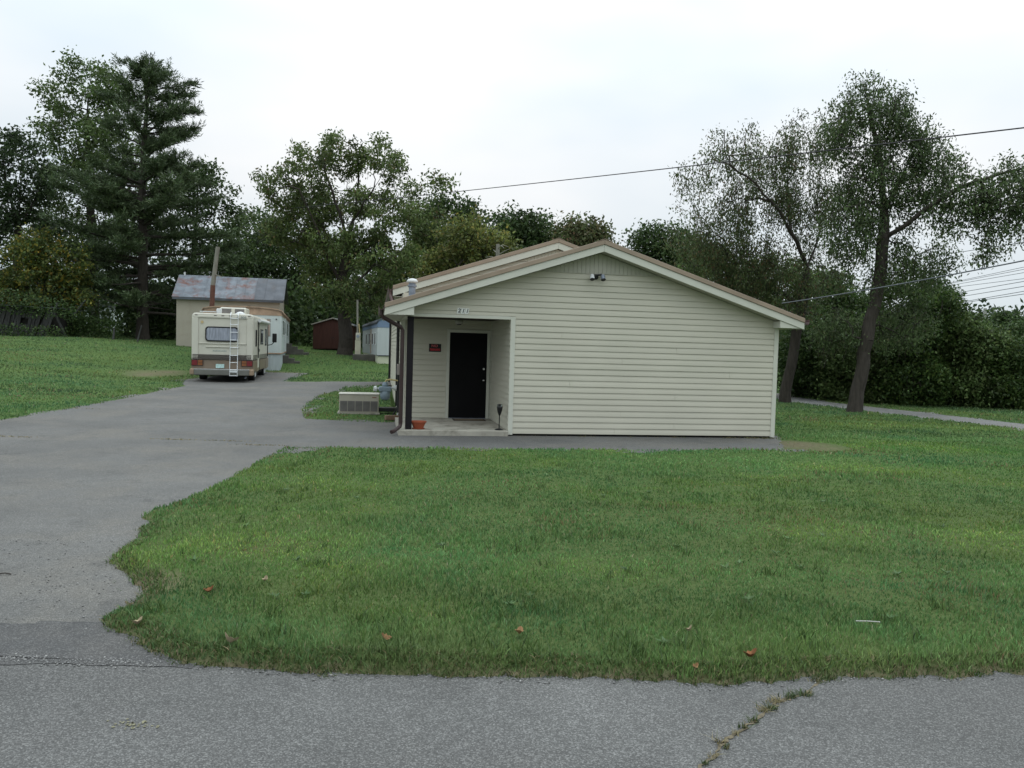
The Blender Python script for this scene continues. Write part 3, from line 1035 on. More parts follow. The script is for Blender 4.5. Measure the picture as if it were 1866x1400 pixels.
pot = thing('flower_pot', 'terracotta planter bowl standing beside the dark porch post', 'planter', hpt(-1.86, .12, ZF), YAW)
MB().lathe([(.085, .02), (.10, .02), (.15, .135), (.165, .14), (.168, .165), (.15, .165), (.135, .13), (.09, .05)], 20).build('bowl', M['terracotta'], pot, smooth=False)
MB().lathe([(.10, 0), (.125, .004), (.135, .022), (.11, .022), (.10, .012)], 20).build('saucer', M['terracotta'], pot)

dm = thing('doormat', 'worn brown doormat on the porch in front of the black door', 'doormat', hpt(-.56, 2.26, ZF), YAW)
MB().box(-.38, .38, -.24, .24, .002, .012).build('mat_base', M['matdark'], dm)
MB().box(-.34, .34, -.20, .20, .012, .018).build('mat_pile', M['mat'], dm)

tl = thing('solar_torch', 'black goblet shaped garden torch on round base beside porch side wall', 'lamp', hpt(-.17, .10, ZF), YAW)
MB().lathe([(.095, .0), (.095, .008), (.05, .028), (.014, .034)], 20).build('base', M['black'], tl)
MB().tube([(0, 0, .03), (0, 0, .31)], .012, 10).build('pole', M['black'], tl)
MB().lathe([(.012, .30), (.02, .31), (.048, .39), (.062, .47), (.064, .50), (.055, .50), (.02, .33)], 16).build('cup', M['black'], tl, smooth=True)
MB().lathe([(.056, .495), (.058, .535), (.045, .545), (.01, .546)], 16).build('solar_cap', M['black'], tl)
for t in range(4):
    MB().box(-.008 + .05 * math.cos(t * 1.57 + .6), .008 + .05 * math.cos(t * 1.57 + .6), -.062 * 1 + .05 * math.sin(t * 1.57 + .6) + .05, -.046 + .05 * math.sin(t * 1.57 + .6) + .05, .495, .54).build('chrome_clip', M['chrome'], tl)

# gas meter on the left side of the house
gm = thing('gas_meter', 'grey blue gas meter with pipes at the left corner of the house', 'meter', hpt(-2.52, 3.12, 0), YAW)
MB().lathe([(.06, .50), (.11, .53), (.125, .62), (.12, .72)], 16).build('meter_bowl', M['meter'], gm, smooth=True)
MB().box(-.15, .15, -.12, .12, .705, .83).build('meter_body', M['meter'], gm, .03)
MB().lathe([(.075, .831), (.08, .87), (.05, .93), (.03, .94)], 14).build('meter_index', M['meter'], gm)
MB().tube([(-.15, 0, .77), (-.21, 0, .77), (-.22, -.01, .77), (-.27, -.02, .77)], [.03, .03, .075, .06], 14).build('regulator', M['meterlight'], gm)
MB().tube([(.12, 0, .80), (.20, 0, .80), (.21, -.01, .80), (.27, -.01, .80)], [.03, .03, .07, .07], 14).build('regulator', M['meterlight'], gm)
MB().tube([(0, 0, .93), (.02, 0, .98), (.1, .0, 1.0), (.38, .0, .97)], .02, 8).build('gas_pipe', M['yellowpipe'], gm)
MB().tube([(.33, .1, .97), (.33, .1, 1.3)], .016, 8).build('gas_pipe', M['yellowpipe'], gm)
MB().tube([(.28, 0, .80), (.34, .02, .7), (.30, .05, .3), (.2, .1, .12), (.1, .2, .02)], .022, 8).build('gas_hose', M['black'], gm)
MB().tube([(.36, 0, .60), (.36, 0, .35), (.33, .0, .30), (.30, 0, .10), (.30, 0, .01)], .018, 8).build('riser_pipe', M['capwhite'], gm)
br = thing('loose_brick', 'brown block on the ground under the gas meter', 'brick', hpt(-2.35, 3.0, 0.03), YAW + .2)
MB().box(-.16, .16, -.09, .09, 0, .11).build('block', mat('brown_block', (.16, .10, .065), .9, .2, 12), br, .008)

# package air conditioner on the grass patch
ax, ay = -3.92, 20.42
ac = thing('air_conditioner', 'low tan air conditioning cabinet with dark louvres on the grass patch', 'air conditioner', (ax, ay, tz(ax, ay) + .02), YAW)
MB().box(-.50, .50, -.0, .62, .04, .50).build('cabinet', M['ac'], ac, .012)
MB().box(-.515, .515, -.015, .635, .502, .525).build('lid', mat('ac_lid', (.48, .46, .40), .45), ac, .006)
MB().box(-.54, .53, -.05, .66, 0, .038).build('base_pad', M['conc'], ac)
for k in range(5):
    x0 = -.475 + k * .192
    lp = MB().box(x0, x0 + .178, -.006, -.0015, .07, .335).build('louvre_panel', M['acdark'], ac)
    for s in range(9):
        xx = x0 + .008 + s * .0195
        MB().box(xx, xx + .010, -.014, -.0065, .075, .33).build('louvre_slat', M['acdark'], lp)
MB().box(.33, .44, -.005, -.0015, .42, .445).build('badge', mat('faded_badge', (.20, .10, .07), .5), ac)
MB().box(.502, 1.02, .12, .5, .06, .16).build('duct', M['black'], ac, .01)

# ------------------------------------------------------------------ motorhome
rvx, rvy = -11.33, 31.06
rv_ = thing('motorhome', 'cream and tan motorhome parked on the driveway with its ladder towards the road', 'motorhome', (rvx, rvy, tz(rvx, rvy) + .01), R(12.1))
RW, RL, RH = 1.15, 6.9, 2.68   # half width, length, roof height


def rr_profile(hw, z0, z1, r, n=5):
    p = [(-hw, z0), (hw, z0)]
    for i in range(n + 1):
        t = i / n * math.pi / 2
        p.append((hw - r + r * math.cos(t), z1 - r + r * math.sin(t)))
    for i in range(n + 1):
        t = math.pi / 2 + i / n * math.pi / 2
        p.append((-hw + r + r * math.cos(t), z1 - r + r * math.sin(t)))
    return p


def side_prism(mb, pts, x0, x1):
    return mb.poly_prism(pts, 'x', x0, x1)


body = MB().poly_prism(rr_profile(RW, .87, RH, .14), 'y', 0.03, RL - .9).build('body', M['rvwhite'], rv_, .05, seg=3)
MB().poly_prism([(RL - .898, .87), (RL - .25, .87), (RL - .05, 1.3), (RL - .45, 2.15), (RL - .898, 2.62)], 'x', -RW + .02, RW - .02).build('cab_front', M['rvwhite'], rv_, .04)
MB().poly_prism([(RL - .33, 1.36), (RL - .05 + .012, 1.36 - .03), (RL - .43, 2.12), (RL - .6, 2.2)], 'x', -RW + .1, RW - .1).build('windscreen', M['rvglass'], rv_)
MB().poly_prism([(-RW, .42), (RW, .42), (RW, .868), (-RW, .868)], 'y', 0.02, RL - .25).build('lower_body', M['rvtan'], rv_, .03)
MB().box(-RW + .15, RW - .15, .25, RL - .5, .28, .425).build('chassis', M['void'], rv_)
# rear panel frame, mouldings
for x0, x1, z0, z1 in ((-RW + .03, -.90, .90, 2.50), (.90, RW - .03, .90, 2.50), (-RW + .08, RW - .08, 2.50, 2.575)):
    MB().box(x0, x1, -.012, .031, z0, z1).build('rear_moulding', M['rvwhite'], body, .012)
MB().box(-.88, .88, -.006, .031, 1.49, 1.53).build('rear_ledge', M['rvwhite'], body, .006)
MB().box(-.62, .62, -.010, .031, 1.36, 1.39).build('rear_ledge', M['rvwhite'], body, .006)
for i in range(4):
    z = .885 + i * .052
    MB().box(-RW + .05, RW - .07, -.014, .030, z, z + (.034 if i else .040)).build('stripe', M['rvstripe'], body)
for s in (-1, 1):
    for i in range(4):
        z = .885 + i * .052
        MB().box(s * (RW + .001), s * (RW + .006), .05, RL - .95, z, z + .034).build('stripe', M['rvstripe'], body)
# rear window
def rrect(cx, cz, w_, h_, r, n=5):
    p = []
    for qx, qz, t0 in ((1, 1, 0), (-1, 1, 1), (-1, -1, 2), (1, -1, 3)):
        for i in range(n + 1):
            t = (t0 + i / n) * math.pi / 2
            p.append((cx + qx * (w_ / 2 - r) + r * math.cos(t), cz + qz * (h_ / 2 - r) + r * math.sin(t)))
    return p


rw = MB().poly_prism(rrect(-.03, 1.875, 1.22, .58, .12), 'y', -.020, .03).build('rear_window', M['rubber'], rv_)
MB().poly_prism(rrect(-.03, 1.875, 1.12, .48, .09), 'y', -.026, -.021).build('pane', M['rvcurtain'], rw)
# tail lights
for s in (-1, 1):
    tl_ = MB().box(min(s * .70, s * 1.14), max(s * .70, s * 1.14), -.022, .019, .63, .865).build('tail_light', M['darklens'], rv_, .01)
    MB().box(min(s * .92, s * 1.12), max(s * .92, s * 1.12), -.034, -.0225, .65, .85).build('brake_lens', M['red'], tl_)
    MB().box(min(s * .73, s * .90), max(s * .73, s * .90), -.034, -.0225, .755, .85).build('amber_lens', M['amber'], tl_)
    MB().box(min(s * .73, s * .90), max(s * .73, s * .90), -.034, -.0225, .65, .745).build('reverse_lens', M['amber'], tl_)
lp_ = MB().box(-.24, .07, -.012, .019, .555, .71).build('licence_plate', M['plate'], rv_)
bmp = MB().box(-RW + .12, RW - .12, -.14, .0, .27, .50).build('bumper', M['bumper'], rv_, .03)
MB().box(-RW + .13, RW - .13, -.145, -.02, .501, .515).build('bumper_strip', M['alu'], bmp)
for s in (-1, 1):
    MB().box(min(s * (RW - .13), s * (RW + .03)), max(s * (RW - .13), s * (RW + .03)), -.15, .18, .28, .52).build('bumper_end', mat('bumper_cap', (.30, .22, .15), .5), bmp, .04)
# ladder
ld = MB()
for x in (.30, .58):
    ld.tube([(x, .25, RH + .03), (x, .0, RH + .05), (x, -.09, RH - .06), (x, -.10, 1.2), (x, -.18, .55), (x, -.18, .25)], .014, 6)
lad = ld.build('ladder', M['alu'], rv_)
for z in (.27, .40, .50, .78, 1.06, 1.36, 1.66, 1.96, 2.26, 2.5):
    MB().tube([(.30, -.18 if z < .6 else -.10, z), (.58, -.18 if z < .6 else -.10, z)], .013, 6).build('rung', M['alu'], lad)
MB().box(.29, .59, -.20, -.17, .40, .47).build('ladder_step', M['alu'], lad)
# roof equipment
rac = MB().box(-.30, .72, 1.3, 2.5, RH + .0, RH + .30).build('roof_air_conditioner', M['rvwhite'], rv_, .06, seg=3)
for x0, x1 in ((-.22, .14), (.28, .64)):
    MB().box(x0, x1, 1.288, 1.299, RH + .06, RH + .24).build('intake_grille', M['acdark'], rac)
MB().box(-.88, -.30, .15, .45, RH + .05, RH + .08).build('roof_rack', M['alu'], rv_)
MB().box(-.28, -.10, .25, .45, RH + .0, RH + .20).build('vent_cover', M['capwhite'], rv_, .03)
MB().lathe([(.20, 0), (.19, .05), (.10, .11), (.02, .13)], 18, (.56, .75, RH - .01)).build('antenna_dome', M['capwhite'], rv_, smooth=True)
for x in (-.98, -.28, 0.0, .28, .98):
    MB().box(x - .05, x + .05, -.002, .04, RH - .11, RH - .075).build('clearance_light', M['darklens'], rv_)
text_mesh('number_lettering', '7', .17, M['decal'], rv_, Matrix.Translation((.53, -.018, 2.555)) @ FRONT, .3, .001, .8, .004)
text_mesh('number_lettering', '909', .15, M['decal'], rv_, Matrix.Translation((.77, -.018, 2.535)) @ FRONT, 0, .001, .95, .004)
for i in range(9):
    x0 = -.36 + i * .058
    MB().box(x0, x0 + .044, .021, .0285, 1.20, 1.20 + (.05, .04, .055, .045, .05, .04, .05, .055, .045)[i]).build('maker_lettering', mat('faded_lettering', (.34, .37, .34), .5), body)
stick_ = MB().lathe([(.05, -.008), (.055, -.002), (.01, -.001)], 12).build('round_sticker', mat('amber_sticker', (.5, .38, .2), .5), rv_)
stick_.rotation_euler = (R(90), 0, 0)
stick_.location = (-.76, -.002, 2.33)
# right hand side: windows, door, awning, mirror, wheels
for y0, y1, z0, z1 in ((.75, 1.25, 1.42, 2.1), (2.7, 3.9, 1.5, 2.15), (4.7, 5.5, 1.45, 2.2)):
    for s in (-1, 1):
        wn = MB().box(min(s * (RW - .01), s * (RW + .012)), max(s * (RW - .01), s * (RW + .012)), y0, y1, z0, z1).build('side_window', M['rubber'], rv_, .01)
        MB().box(min(s * (RW + .0125), s * (RW + .016)), max(s * (RW + .0125), s * (RW + .016)), y0 + .05, y1 - .05, z0 + .05, z1 - .05).build('pane', M['rvglass'], wn)
dr = MB().box(RW + .001, RW + .014, 1.55, 2.2, .55, 2.35).build('entry_door', M['rvwhite'], rv_, .005)
MB().box(RW + .015, RW + .018, 1.66, 2.08, 1.45, 2.1).build('door_window', M['rvglass'], dr)
MB().box(RW + .015, RW + .03, 2.1, 2.16, 1.2, 1.32).build('handle', M['black'], dr)
MB().tube([(RW + .09, 1.4, RH - .20), (RW + .09, 5.6, RH - .20)], .075, 10).build('awning_roll', M['capwhite'], rv_)
MB().tube([(RW + .05, 1.45, RH - .22), (RW + .05, 1.45, .95)], .022, 6).build('awning_arm', M['black'], rv_)
MB().tube([(RW + .05, 5.55, RH - .22), (RW + .05, 5.55, .95)], .022, 6).build('awning_arm', M['black'], rv_)
for s in (-1, 1):
    mr = MB().box(min(s * (RW + .22), s * (RW + .42)), max(s * (RW + .22), s * (RW + .42)), RL - 1.0, RL - .92, 1.60, 2.02).build('mirror', M['black'], rv_, .03)
    MB().tube([(s * (RW - .05), RL - .9, 1.45), (s * (RW + .2), RL - .95, 1.5), (s * (RW + .3), RL - .95, 1.62)], .02, 6).build('mirror_arm', M['black'], mr)
    for yy in (1.55, 5.5):
        wh = MB()
        wh.tube([(s * (RW - .34), yy, .36), (s * (RW - .32), yy, .36), (s * (RW - .10), yy, .36), (s * (RW - .08), yy, .36)], [.30, .36, .36, .30], 20)
        wo = wh.build('wheel', M['rubber'], rv_)
        MB().tube([(s * (RW - .079), yy, .36), (s * (RW - .05), yy, .36)], [.21, .17], 16).build('rim', M['capwhite'], wo)
        MB().box(min(s * (RW + .002), s * (RW + .01)), max(s * (RW + .002), s * (RW + .01)), yy - .45, yy + .45, .40, .78).build('wheel_arch', M['rvtan'], rv_)
MB().tube([(RW - .30, .35, .2), (RW - .30, .10, .17)], .03, 8).build('tailpipe', M['galv'], rv_)
MB().box(RW + .002, RW + .012, 2.5, 2.62, .43, .86).build('compartment_gap', M['black'], rv_)

# ------------------------------------------------------------------ mobile homes and sheds
def trailer(name, label, loc, rz, wid, lng, hgt, skirt, wall_m, skirt_m, roof_m, band_m, band, rise=.28):
    t = thing(name, label, 'mobile home', loc, rz)
    # local: x 0 is the right hand side, body towards -x, y 0 is the near end
    MB().box(-wid + .03, -.03, .03, lng, -.15, skirt).build('skirting', skirt_m, t)
    arc = [(-wid, skirt)] + [(0, skirt)] + [(-wid * .5 + wid * .5 * math.cos(i / 12 * math.pi), hgt + rise * math.sin(i / 12 * math.pi) ** .8) for i in range(13)]
    wl_ = MB().poly_prism(arc, 'y', 0, lng).build('wall', wall_m, t)
    # ribbed metal cladding on the near end and right side
    x = -wid + .12
    while x < -.05:
        MB().box(x, x + .035, -.014, -.001, skirt + .03, hgt - band - .02).build('cladding_rib', wall_m, wl_)
        x += .305
    y = .3
    while y < lng:
        MB().box(.001, .012, y, y + .04, skirt + .03, hgt - band - .02).build('cladding_rib', wall_m, wl_)
        y += .61
    ra_ = [(-wid - .06, hgt - .02)] + [(-wid * .5 - (wid * .5 + .06) * math.cos(i / 12 * math.pi), hgt + .03 + rise * math.sin(i / 12 * math.pi) ** .8) for i in range(13)] + [(.06, hgt - .02)]
    rb = [(p[0], p[1] - .05) for p in reversed(ra_)]
    MB().poly_prism(ra_ + rb, 'y', -.08, lng + .08).build('roof', roof_m, t)
    if band > 0:
        ba = [(-wid - .004, hgt - band)] + [(.004, hgt - band)] + [(-wid * .5 + (wid * .5 + .004) * math.cos(i / 12 * math.pi), hgt + rise * .95 * math.sin(i / 12 * math.pi) ** .8 - .02) for i in range(13)]
        MB().poly_prism(ba, 'y', -.02, -.0015).build('end_band', band_m, t)
        MB().box(.001, .02, -.02, lng, hgt - band, hgt - .02).build('side_band', band_m, t)
    MB().box(-wid - .01, .014, -.016, -.0015, skirt - .03, skirt + .025).build('base_rail', M['mhtan'] if band_m is M['mhtan'] else M['oldtin'], t)
    MB().box(.0015, .016, -.016, lng, skirt - .03, skirt + .025).build('base_rail', M['mhtan'] if band_m is M['mhtan'] else M['oldtin'], t)
    return t


def twin_window(t, x, y0, y1, z0, z1, m=None):
    f_ = MB().box(x + .001, x + .022, y0, y1, z0, z1).build('window', M['alu'], t)
    MB().box(x + .0225, x + .026, y0 + .05, (y0 + y1) / 2 - .02, z0 + .05, z1 - .05).build('pane', m or M['rvglass'], f_)
    MB().box(x + .0225, x + .026, (y0 + y1) / 2 + .02, y1 - .05, z0 + .05, z1 - .05).build('pane', m or M['rvglass'], f_)


m1 = trailer('mobile_home', 'pale aqua mobile home with tan roof edge behind the motorhome', (-11.35, 39.0, tz(-11.35, 39.0)), R(14.2), 3.6, 14, 2.86, .86, M['mhaqua'], M['mhskirt'], M['mhtan'], M['mhtan'], .16, .22)
twin_window(m1, 0, 1.1, 2.3, 1.75, 2.55)
twin_window(m1, 0, 3.4, 4.2, 1.75, 2.55)
twin_window(m1, 0, 8.0, 9.4, 1.75, 2.55)
d1 = MB().box(.001, .03, 5.2, 6.1, .9, 2.75).build('door', M['capwhite'], m1)
MB().box(.0305, .034, 5.35, 5.95, 1.9, 2.5).build('door_window', M['rvglass'], d1)
pw = MB().box(-.98, -.55, -.02, -.0015, 1.72, 2.5).build('boarded_window', M['pinkdoor'], m1)
MB().box(-1.02, -.51, -.012, -.0018, 1.68, 2.54).build('window_frame', mat('grey_frame', (.28, .27, .25), .6), pw)
MB().box(-.28, -.22, -.05, -.018, 2.50, 2.56).build('end_lamp', M['black'], m1)

m2 = trailer('mobile_home', 'white mobile home with blue roof band and yellow skirting left of the house', (-3.95, 44.85, tz(-7, 44.5)), R(14), 3.65, 14, 2.28, .45, M['mhwhite'], M['mhyellow'], M['oldtin'], M['mhblue'], .28, .34)
twL = MB()
for y0, y1 in ((1.3, 1.9), (3.2, 4.0), (6.0, 6.8), (9.0, 9.8)):
    f_ = MB().box(-3.672, -3.651, y0, y1, 1.0, 1.75).build('window', M['alu'], m2)
    MB().box(-3.676, -3.6725, y0 + .06, y1 - .06, 1.06, 1.69).build('pane', M['rvglass'], f_)
d2 = MB().box(-3.675, -3.651, 4.6, 5.5, .5, 2.0).build('door', M['pinkdoor'], m2)
MB().box(-3.70, -3.676, 4.7, 4.74, 1.2, 1.3).build('handle', M['black'], d2)
y = .3
while y < 14:
    MB().box(-3.662, -3.651, y, y + .04, .48, 1.98).build('cladding_rib', M['mhwhite'], m2)
    y += .61
MB().box(-3.672, -3.651, 0, 14, 2.0, 2.26).build('side_band', M['mhblue'], m2)
ps2 = at(672, 660, 46)
st2 = thing('concrete_step', 'low dark concrete step beside the white and blue mobile home', 'steps', (ps2[0], ps2[1], tz(ps2[0], ps2[1])), R(14))
MB().box(-.9, .75, -.5, .6, -.1, .34).build('step_block', M['oldconc'], st2, .02)
MB().box(.78, .86, -.55, .55, -.1, .36).build('step_edge', M['conc'], st2)


def steps(label, px, py, Y, n, wid, rise, run):
    p = at(px, py, Y)
    t = thing('concrete_steps', label, 'steps', (p[0], p[1], tz(p[0], p[1]) - .02), R(14.2), 'steps along the aqua mobile home')
    for i in range(n):
        MB().box(i * run, (i + 1) * run + (.02 if i < n - 1 else 0), 0, wid, -.1, rise * (n - i)).build('step', M['oldconc'], t, .012)
    return t


steps('dark concrete steps nearer the motorhome beside the aqua mobile home', 514, 676, 42.0, 3, 1.1, .15, .30)
steps('taller dark concrete steps farther along the aqua mobile home', 519, 661, 46.5, 4, 1.3, .17, .34)

# beige outbuilding with rusting roof
bz = 1.28
bs = thing('outbuilding', 'beige stucco outbuilding with rusting tin roof behind the motorhome', 'outbuilding', (-21.75, 51.4, bz), R(12.0))
MB().box(0, 6.4, 0, 4.0, -.3, 3.35).build('wall', M['stucco'], bs)
for xx in (0, 6.35):
    MB().poly_prism([(0, 3.35), (4.0, 3.35), (2.0, 4.72)], 'x', xx, xx + .05).build('gable_end', M['stucco'], bs)
for i in range(11):
    x0 = -.24 + i * .63
    for s in (0, 1):
        z = random.uniform(0, .02)
        if s == 0:
            pts = [(-.25, 3.24 + z), (2.0, 4.80 + z), (2.0, 4.76 + z), (-.25, 3.20 + z)]
        else:
            pts = [(2.002, 4.80 + z), (4.25, 3.24 + z), (4.25, 3.20 + z), (2.002, 4.76 + z)]
        rs_ = MB().poly_prism(pts, 'x', x0, x0 + .617).build('roof_sheet', M['rustroof'] if i < 8 else M['oldtin'], bs)
        if s == 0:
            MB().poly_prism([(-.25, 3.255 + z), (2.0, 4.815 + z), (2.0, 4.795 + z), (-.25, 3.235 + z)], 'x', x0 + .605, x0 + .628).build('roof_rib', M['rustroof'] if i < 8 else M['oldtin'], rs_)
MB().box(-.22, 6.66, -.27, -.2, 3.08, 3.2).build('eave_board', M['oldtin'], bs)
MB().box(4.35, 4.55, -.012, 0, 2.75, 2.83).build('wall_bracket', M['black'], bs)
MB().tube([(.12, 2.0, 4.75), (.12, 2.0, 5.0)], .06, 8).build('vent_stub', M['capwhite'], bs)

# red garden shed
rs2 = at(606, 638, 58)
rz_ = tz(rs2[0], 58) - .02
rsd = thing('garden_shed', 'dark red wooden garden shed left of the big tree trunk', 'shed', (rs2[0], 58, rz_), R(4))
hwid = 1.42
MB().poly_prism([(-hwid, .12), (hwid, .12), (hwid, 1.85), (0, 2.32), (-hwid, 1.85)], 'y', 0, 3.0).build('wall', M['redwood'], rsd)
x = -hwid + .02
while x < hwid - .1:
    x1 = min(x + .215, hwid - .01)
    zt_ = lambda q: 2.32 - abs(q) * .331
    p4 = [(x, .14), (x1, .14), (x1, zt_(x1) - .02), (x, zt_(x) - .02)]
    if x < 0 < x1:
        p4.insert(3, (0, 2.30))
    MB().poly_prism(p4, 'y', -.022, -.001).build('board', M['redwood'], rsd)
    x += .225
for s in (-1, 1):
    MB().poly_prism([(0, 2.42), (s * (hwid + .12), 2.42 - (hwid + .12) * .331), (s * (hwid + .12), 2.34 - (hwid + .12) * .331), (0, 2.34)], 'y', -.12, 3.1).build('roof', M['oldtin'], rsd)
    MB().poly_prism([(0, 2.425), (s * (hwid + .13), 2.425 - (hwid + .13) * .331), (s * (hwid + .13), 2.35 - (hwid + .13) * .331), (0, 2.35)], 'y', -.15, -.121).build('rake_board', mat('pale_rake', (.33, .30, .26), .7), rsd)
    dd = MB().box(min(s * .01, s * .62), max(s * .01, s * .62), -.045, -.023, .18, 1.80).build('door', M['redwood'], rsd)
    MB().box(min(s * .05, s * .09), max(s * .05, s * .09), -.06, -.046, .9, 1.0).build('door_latch', M['black'], dd)
MB().box(-hwid + .1, hwid - .1, .05, 2.9, -.1, .12).build('skid_base', M['void'], rsd)

# far low building between trunk and meter
fz = tz(-14, 74)
p0 = at(648, 640, 74)
fb = thing('far_cabin', 'small far cabin with rusty brown roof right of the big tree trunk', 'building', (p0[0], 74, fz), R(5))
MB().box(-1.6, 1.6, 0, 4, 0, 2.1).build('wall', M['mhwhite'], fb)
MB().box(-1.3, 1.3, -.03, -.001, .75, 1.5).build('porch_shade_panel', M['void'], fb)  # flat near-black panel painted in for a shaded porch
MB().poly_prism([(-.5, 2.05), (2, 3.75), (2, 3.66), (-.5, 1.96)], 'x', -1.8, 1.8).build('roof', M['brownroof'], fb)
MB().poly_prism([(2.001, 3.75), (4.5, 2.05), (4.5, 1.96), (2.001, 3.66)], 'x', -1.8, 1.8).build('roof', M['brownroof'], fb)

# meter pedestal with mast
pp = at(652, 648, 46.5)
mp = thing('meter_pedestal', 'pale electric meter pedestal with thin mast beside the white mobile home', 'meter', (pp[0], 46.5, tz(pp[0], 46.5) - .05), R(5))
MB().box(-.16, .16, -.12, .12, 0, 1.15).build('post_box', mat('pale_pedestal', (.42, .40, .30), .6, .08), mp, .01)
MB().box(-.13, .13, -.14, .10, 1.16, 1.58).build('meter_box', mat('pale_meter_box', (.45, .43, .34), .6, .08), mp, .01)
MB().tube([(0, -.14, 1.38), (0, -.20, 1.38)], .09, 12).build('meter_dial', M['galv'], mp)
MB().tube([(-.02, .14, 0), (-.10, .16, 3.5)], .055, 8).build('mast', M['pole'], mp)
MB().tube([(.08, .02, 1.58), (.02, .1, 2.1)], .03, 6).build('conduit', M['yellowpipe'], mp)

# leaning utility pole behind the motorhome
pb = at(382, 620, 46)
pz = tz(pb[0], 46) - .2
pt, pm = at(397, 450, 46), at(388, 520, 46)
up = thing('utility_pole', 'short leaning utility pole standing before the beige outbuilding', 'pole', (pb[0], 46, pz))
q = lambda p: (p[0] - pb[0], p[1] - 46, p[2] - pz)
MB().tube([(0, 0, 0), q(pm)], [.15, .135], 12).build('lower_pole', M['poleRed'], up)
MB().tube([q(pm), q(pt)], [.134, .115], 12).build('upper_pole', M['pole'], up)
MB().tube([q(at(391, 500, 46)), q(at(404, 505, 45.6))], .03, 6).build('bracket', M['pole'], up)

# two old fence posts on the rise
for lab, px, py, h in (('short grey stump post at the edge of the left lawn', 206, 623, .8), ('leaning thin fence post by the pine trunk', 250, 621, 1.15)):
    p = at(px, py, 51)
    fp = thing('fence_post', lab, 'post', (p[0], 51, tz(p[0], 51) - .05), 0, 'old fence posts')
    MB().tube([(0, 0, 0), (.05 if h < 1 else .16, 0, h * .6), (.06 if h < 1 else .27, .02, h)], [.08, .07, .06] if h < 1 else [.055, .05, .045], 8).build('post', M['greywood'], fp)

# collapsed plank shed at the far left
cp = at(45, 612, 51)
cz = tz(cp[0], 51)
cs = thing('collapsed_shed', 'collapsed grey plank shed under the trees at the left edge', 'shed', (cp[0], 51, cz - .05))
rr = random.Random(11)
sh = .30


def lean_board(x, w_, z0, z1, y0, lean, m=M['greywood'], th=.03):
    pts = [(x + z0 * lean, z0), (x + w_ + z0 * lean, z0), (x + w_ + z1 * lean, z1), (x + z1 * lean, z1)]
    return MB().poly_prism(pts, 'y', y0, y0 + th).build('board', m, cs)


x = -3.4
while x < .55:
    w_ = rr.uniform(.16, .26)
    gap = rr.random()
    top = 1.95 - (x + 3.4) * .02 + rr.uniform(-.06, .03)
    if -.62 < x < -.25:
        lean_board(x, w_, .05, .78 + rr.uniform(-.05, .05), rr.uniform(-.03, .03), sh)
        lean_board(x, w_, 1.22 + rr.uniform(-.05, .05), top, rr.uniform(-.03, .03), sh)
    elif gap > .06:
        lean_board(x, w_, rr.uniform(.0, .1), top, rr.uniform(-.04, .04), sh + rr.uniform(-.02, .02))
    x += w_ + rr.uniform(.01, .05)
lean_board(.75, .42, 0, 1.85, -.12, .42)
lean_board(1.30, .16, 0, 2.25, -.2, .36)
lean_board(2.75, .15, 0, 2.0, -.22, -.50)
lean_board(1.9, .10, 1.5, 2.5, .1, .75)
lean_board(-1.45, .30, 0, 1.9, -.10, .22)
MB().box(-3.6, 1.7, .25, 2.6, 0, 1.8).build('interior_shade_block', mat('shed_shade_colour', (.022, .020, .018), .95, .3), cs)  # solid block, dark colour paints the shade behind the boards
for i in range(6):
    x0 = -3.5 + i * .93
    zz = 2.05 + rr.uniform(-.04, .04) - i * .012
    MB().poly_prism([(x0, zz), (x0 + .98, zz - .03), (x0 + .98, zz - .06), (x0, zz - .03)], 'y', -.35, 2.9).build('roof_sheet', M['oldtin'], cs)

# white trailer glimpsed between trunks
gp = at(150, 614, 78)
gz = tz(gp[0], 78)
gt = thing('white_trailer', 'white trailer glimpsed between the trunks left of the pine', 'trailer', (gp[0], 78, gz - .3), R(-6))
MB().box(-4.5, 3.0, 0, 3, .3, 2.7).build('wall', mat('bright_trailer_paint', (.66, .70, .72), .5, .05), gt)
for x0 in (-3.2, -1.2, 1.15, 2.0):
    MB().box(x0, x0 + .14, -.03, -.001, .5, 2.4).build('wall_strip', M['oldtin'], gt)
MB().box(-4.6, 3.1, -.1, 3.1, 2.7, 2.85).build('roof', M['oldtin'], gt)

# ------------------------------------------------------------------ overhead wires and far pole
def wire(label, a, b, r, sag, m=M['wire'], group='overhead wires at the right'):
    a, b = np.array(a), np.array(b)
    pts = []
    for i in range(25):
        t = i / 24
        p = a + (b - a) * t
        p[2] -= sag * 4 * t * (1 - t)
        pts.append(tuple(p))
    o = MB().tube(pts, r, 5).build('overhead_wire', m)
    return tag(o, label, 'wire', group)


wire('long single overhead wire crossing the sky above the house roof', at(425, 389, 56), at(2150, 200, 15), .016, .12, group=None)
wire('black service cable running from the house eave up to the right', at(1425, 553, 20.5), at(2000, 448, 13.5), .014, .05, M['wiregrey'], None)
ends = [(509, 487), (511, 491), (515, 497), (521, 508), (531, 513), (539, 522), (549, 531), (551, 536)]
ordn = ['topmost', 'second from the top', 'third from the top', 'fourth from the top', 'fifth from the top', 'sixth from the top', 'second lowest', 'lowest']
for (ya, yb), on in zip(ends, ordn):
    sl_ = (yb - ya) / 104.0
    wire('%s of the thin parallel wires above the hedge at the right' % on, at(1640, ya - sl_ * 122, 62), at(1960, yb + sl_ * 94, 33), .013 if ya < 525 else .016, .0, M['wiregrey'])
wire('thin wire passing behind the drooping branches at the right', at(1600, 483, 60), at(1960, 427, 30), .016, 0, M['wiregrey'], None)
fpp = at(1791, 640, 120)
fpl = thing('utility_pole', 'pale distant utility pole above the hedge at the far right', 'pole', (fpp[0], 120, 1.0))
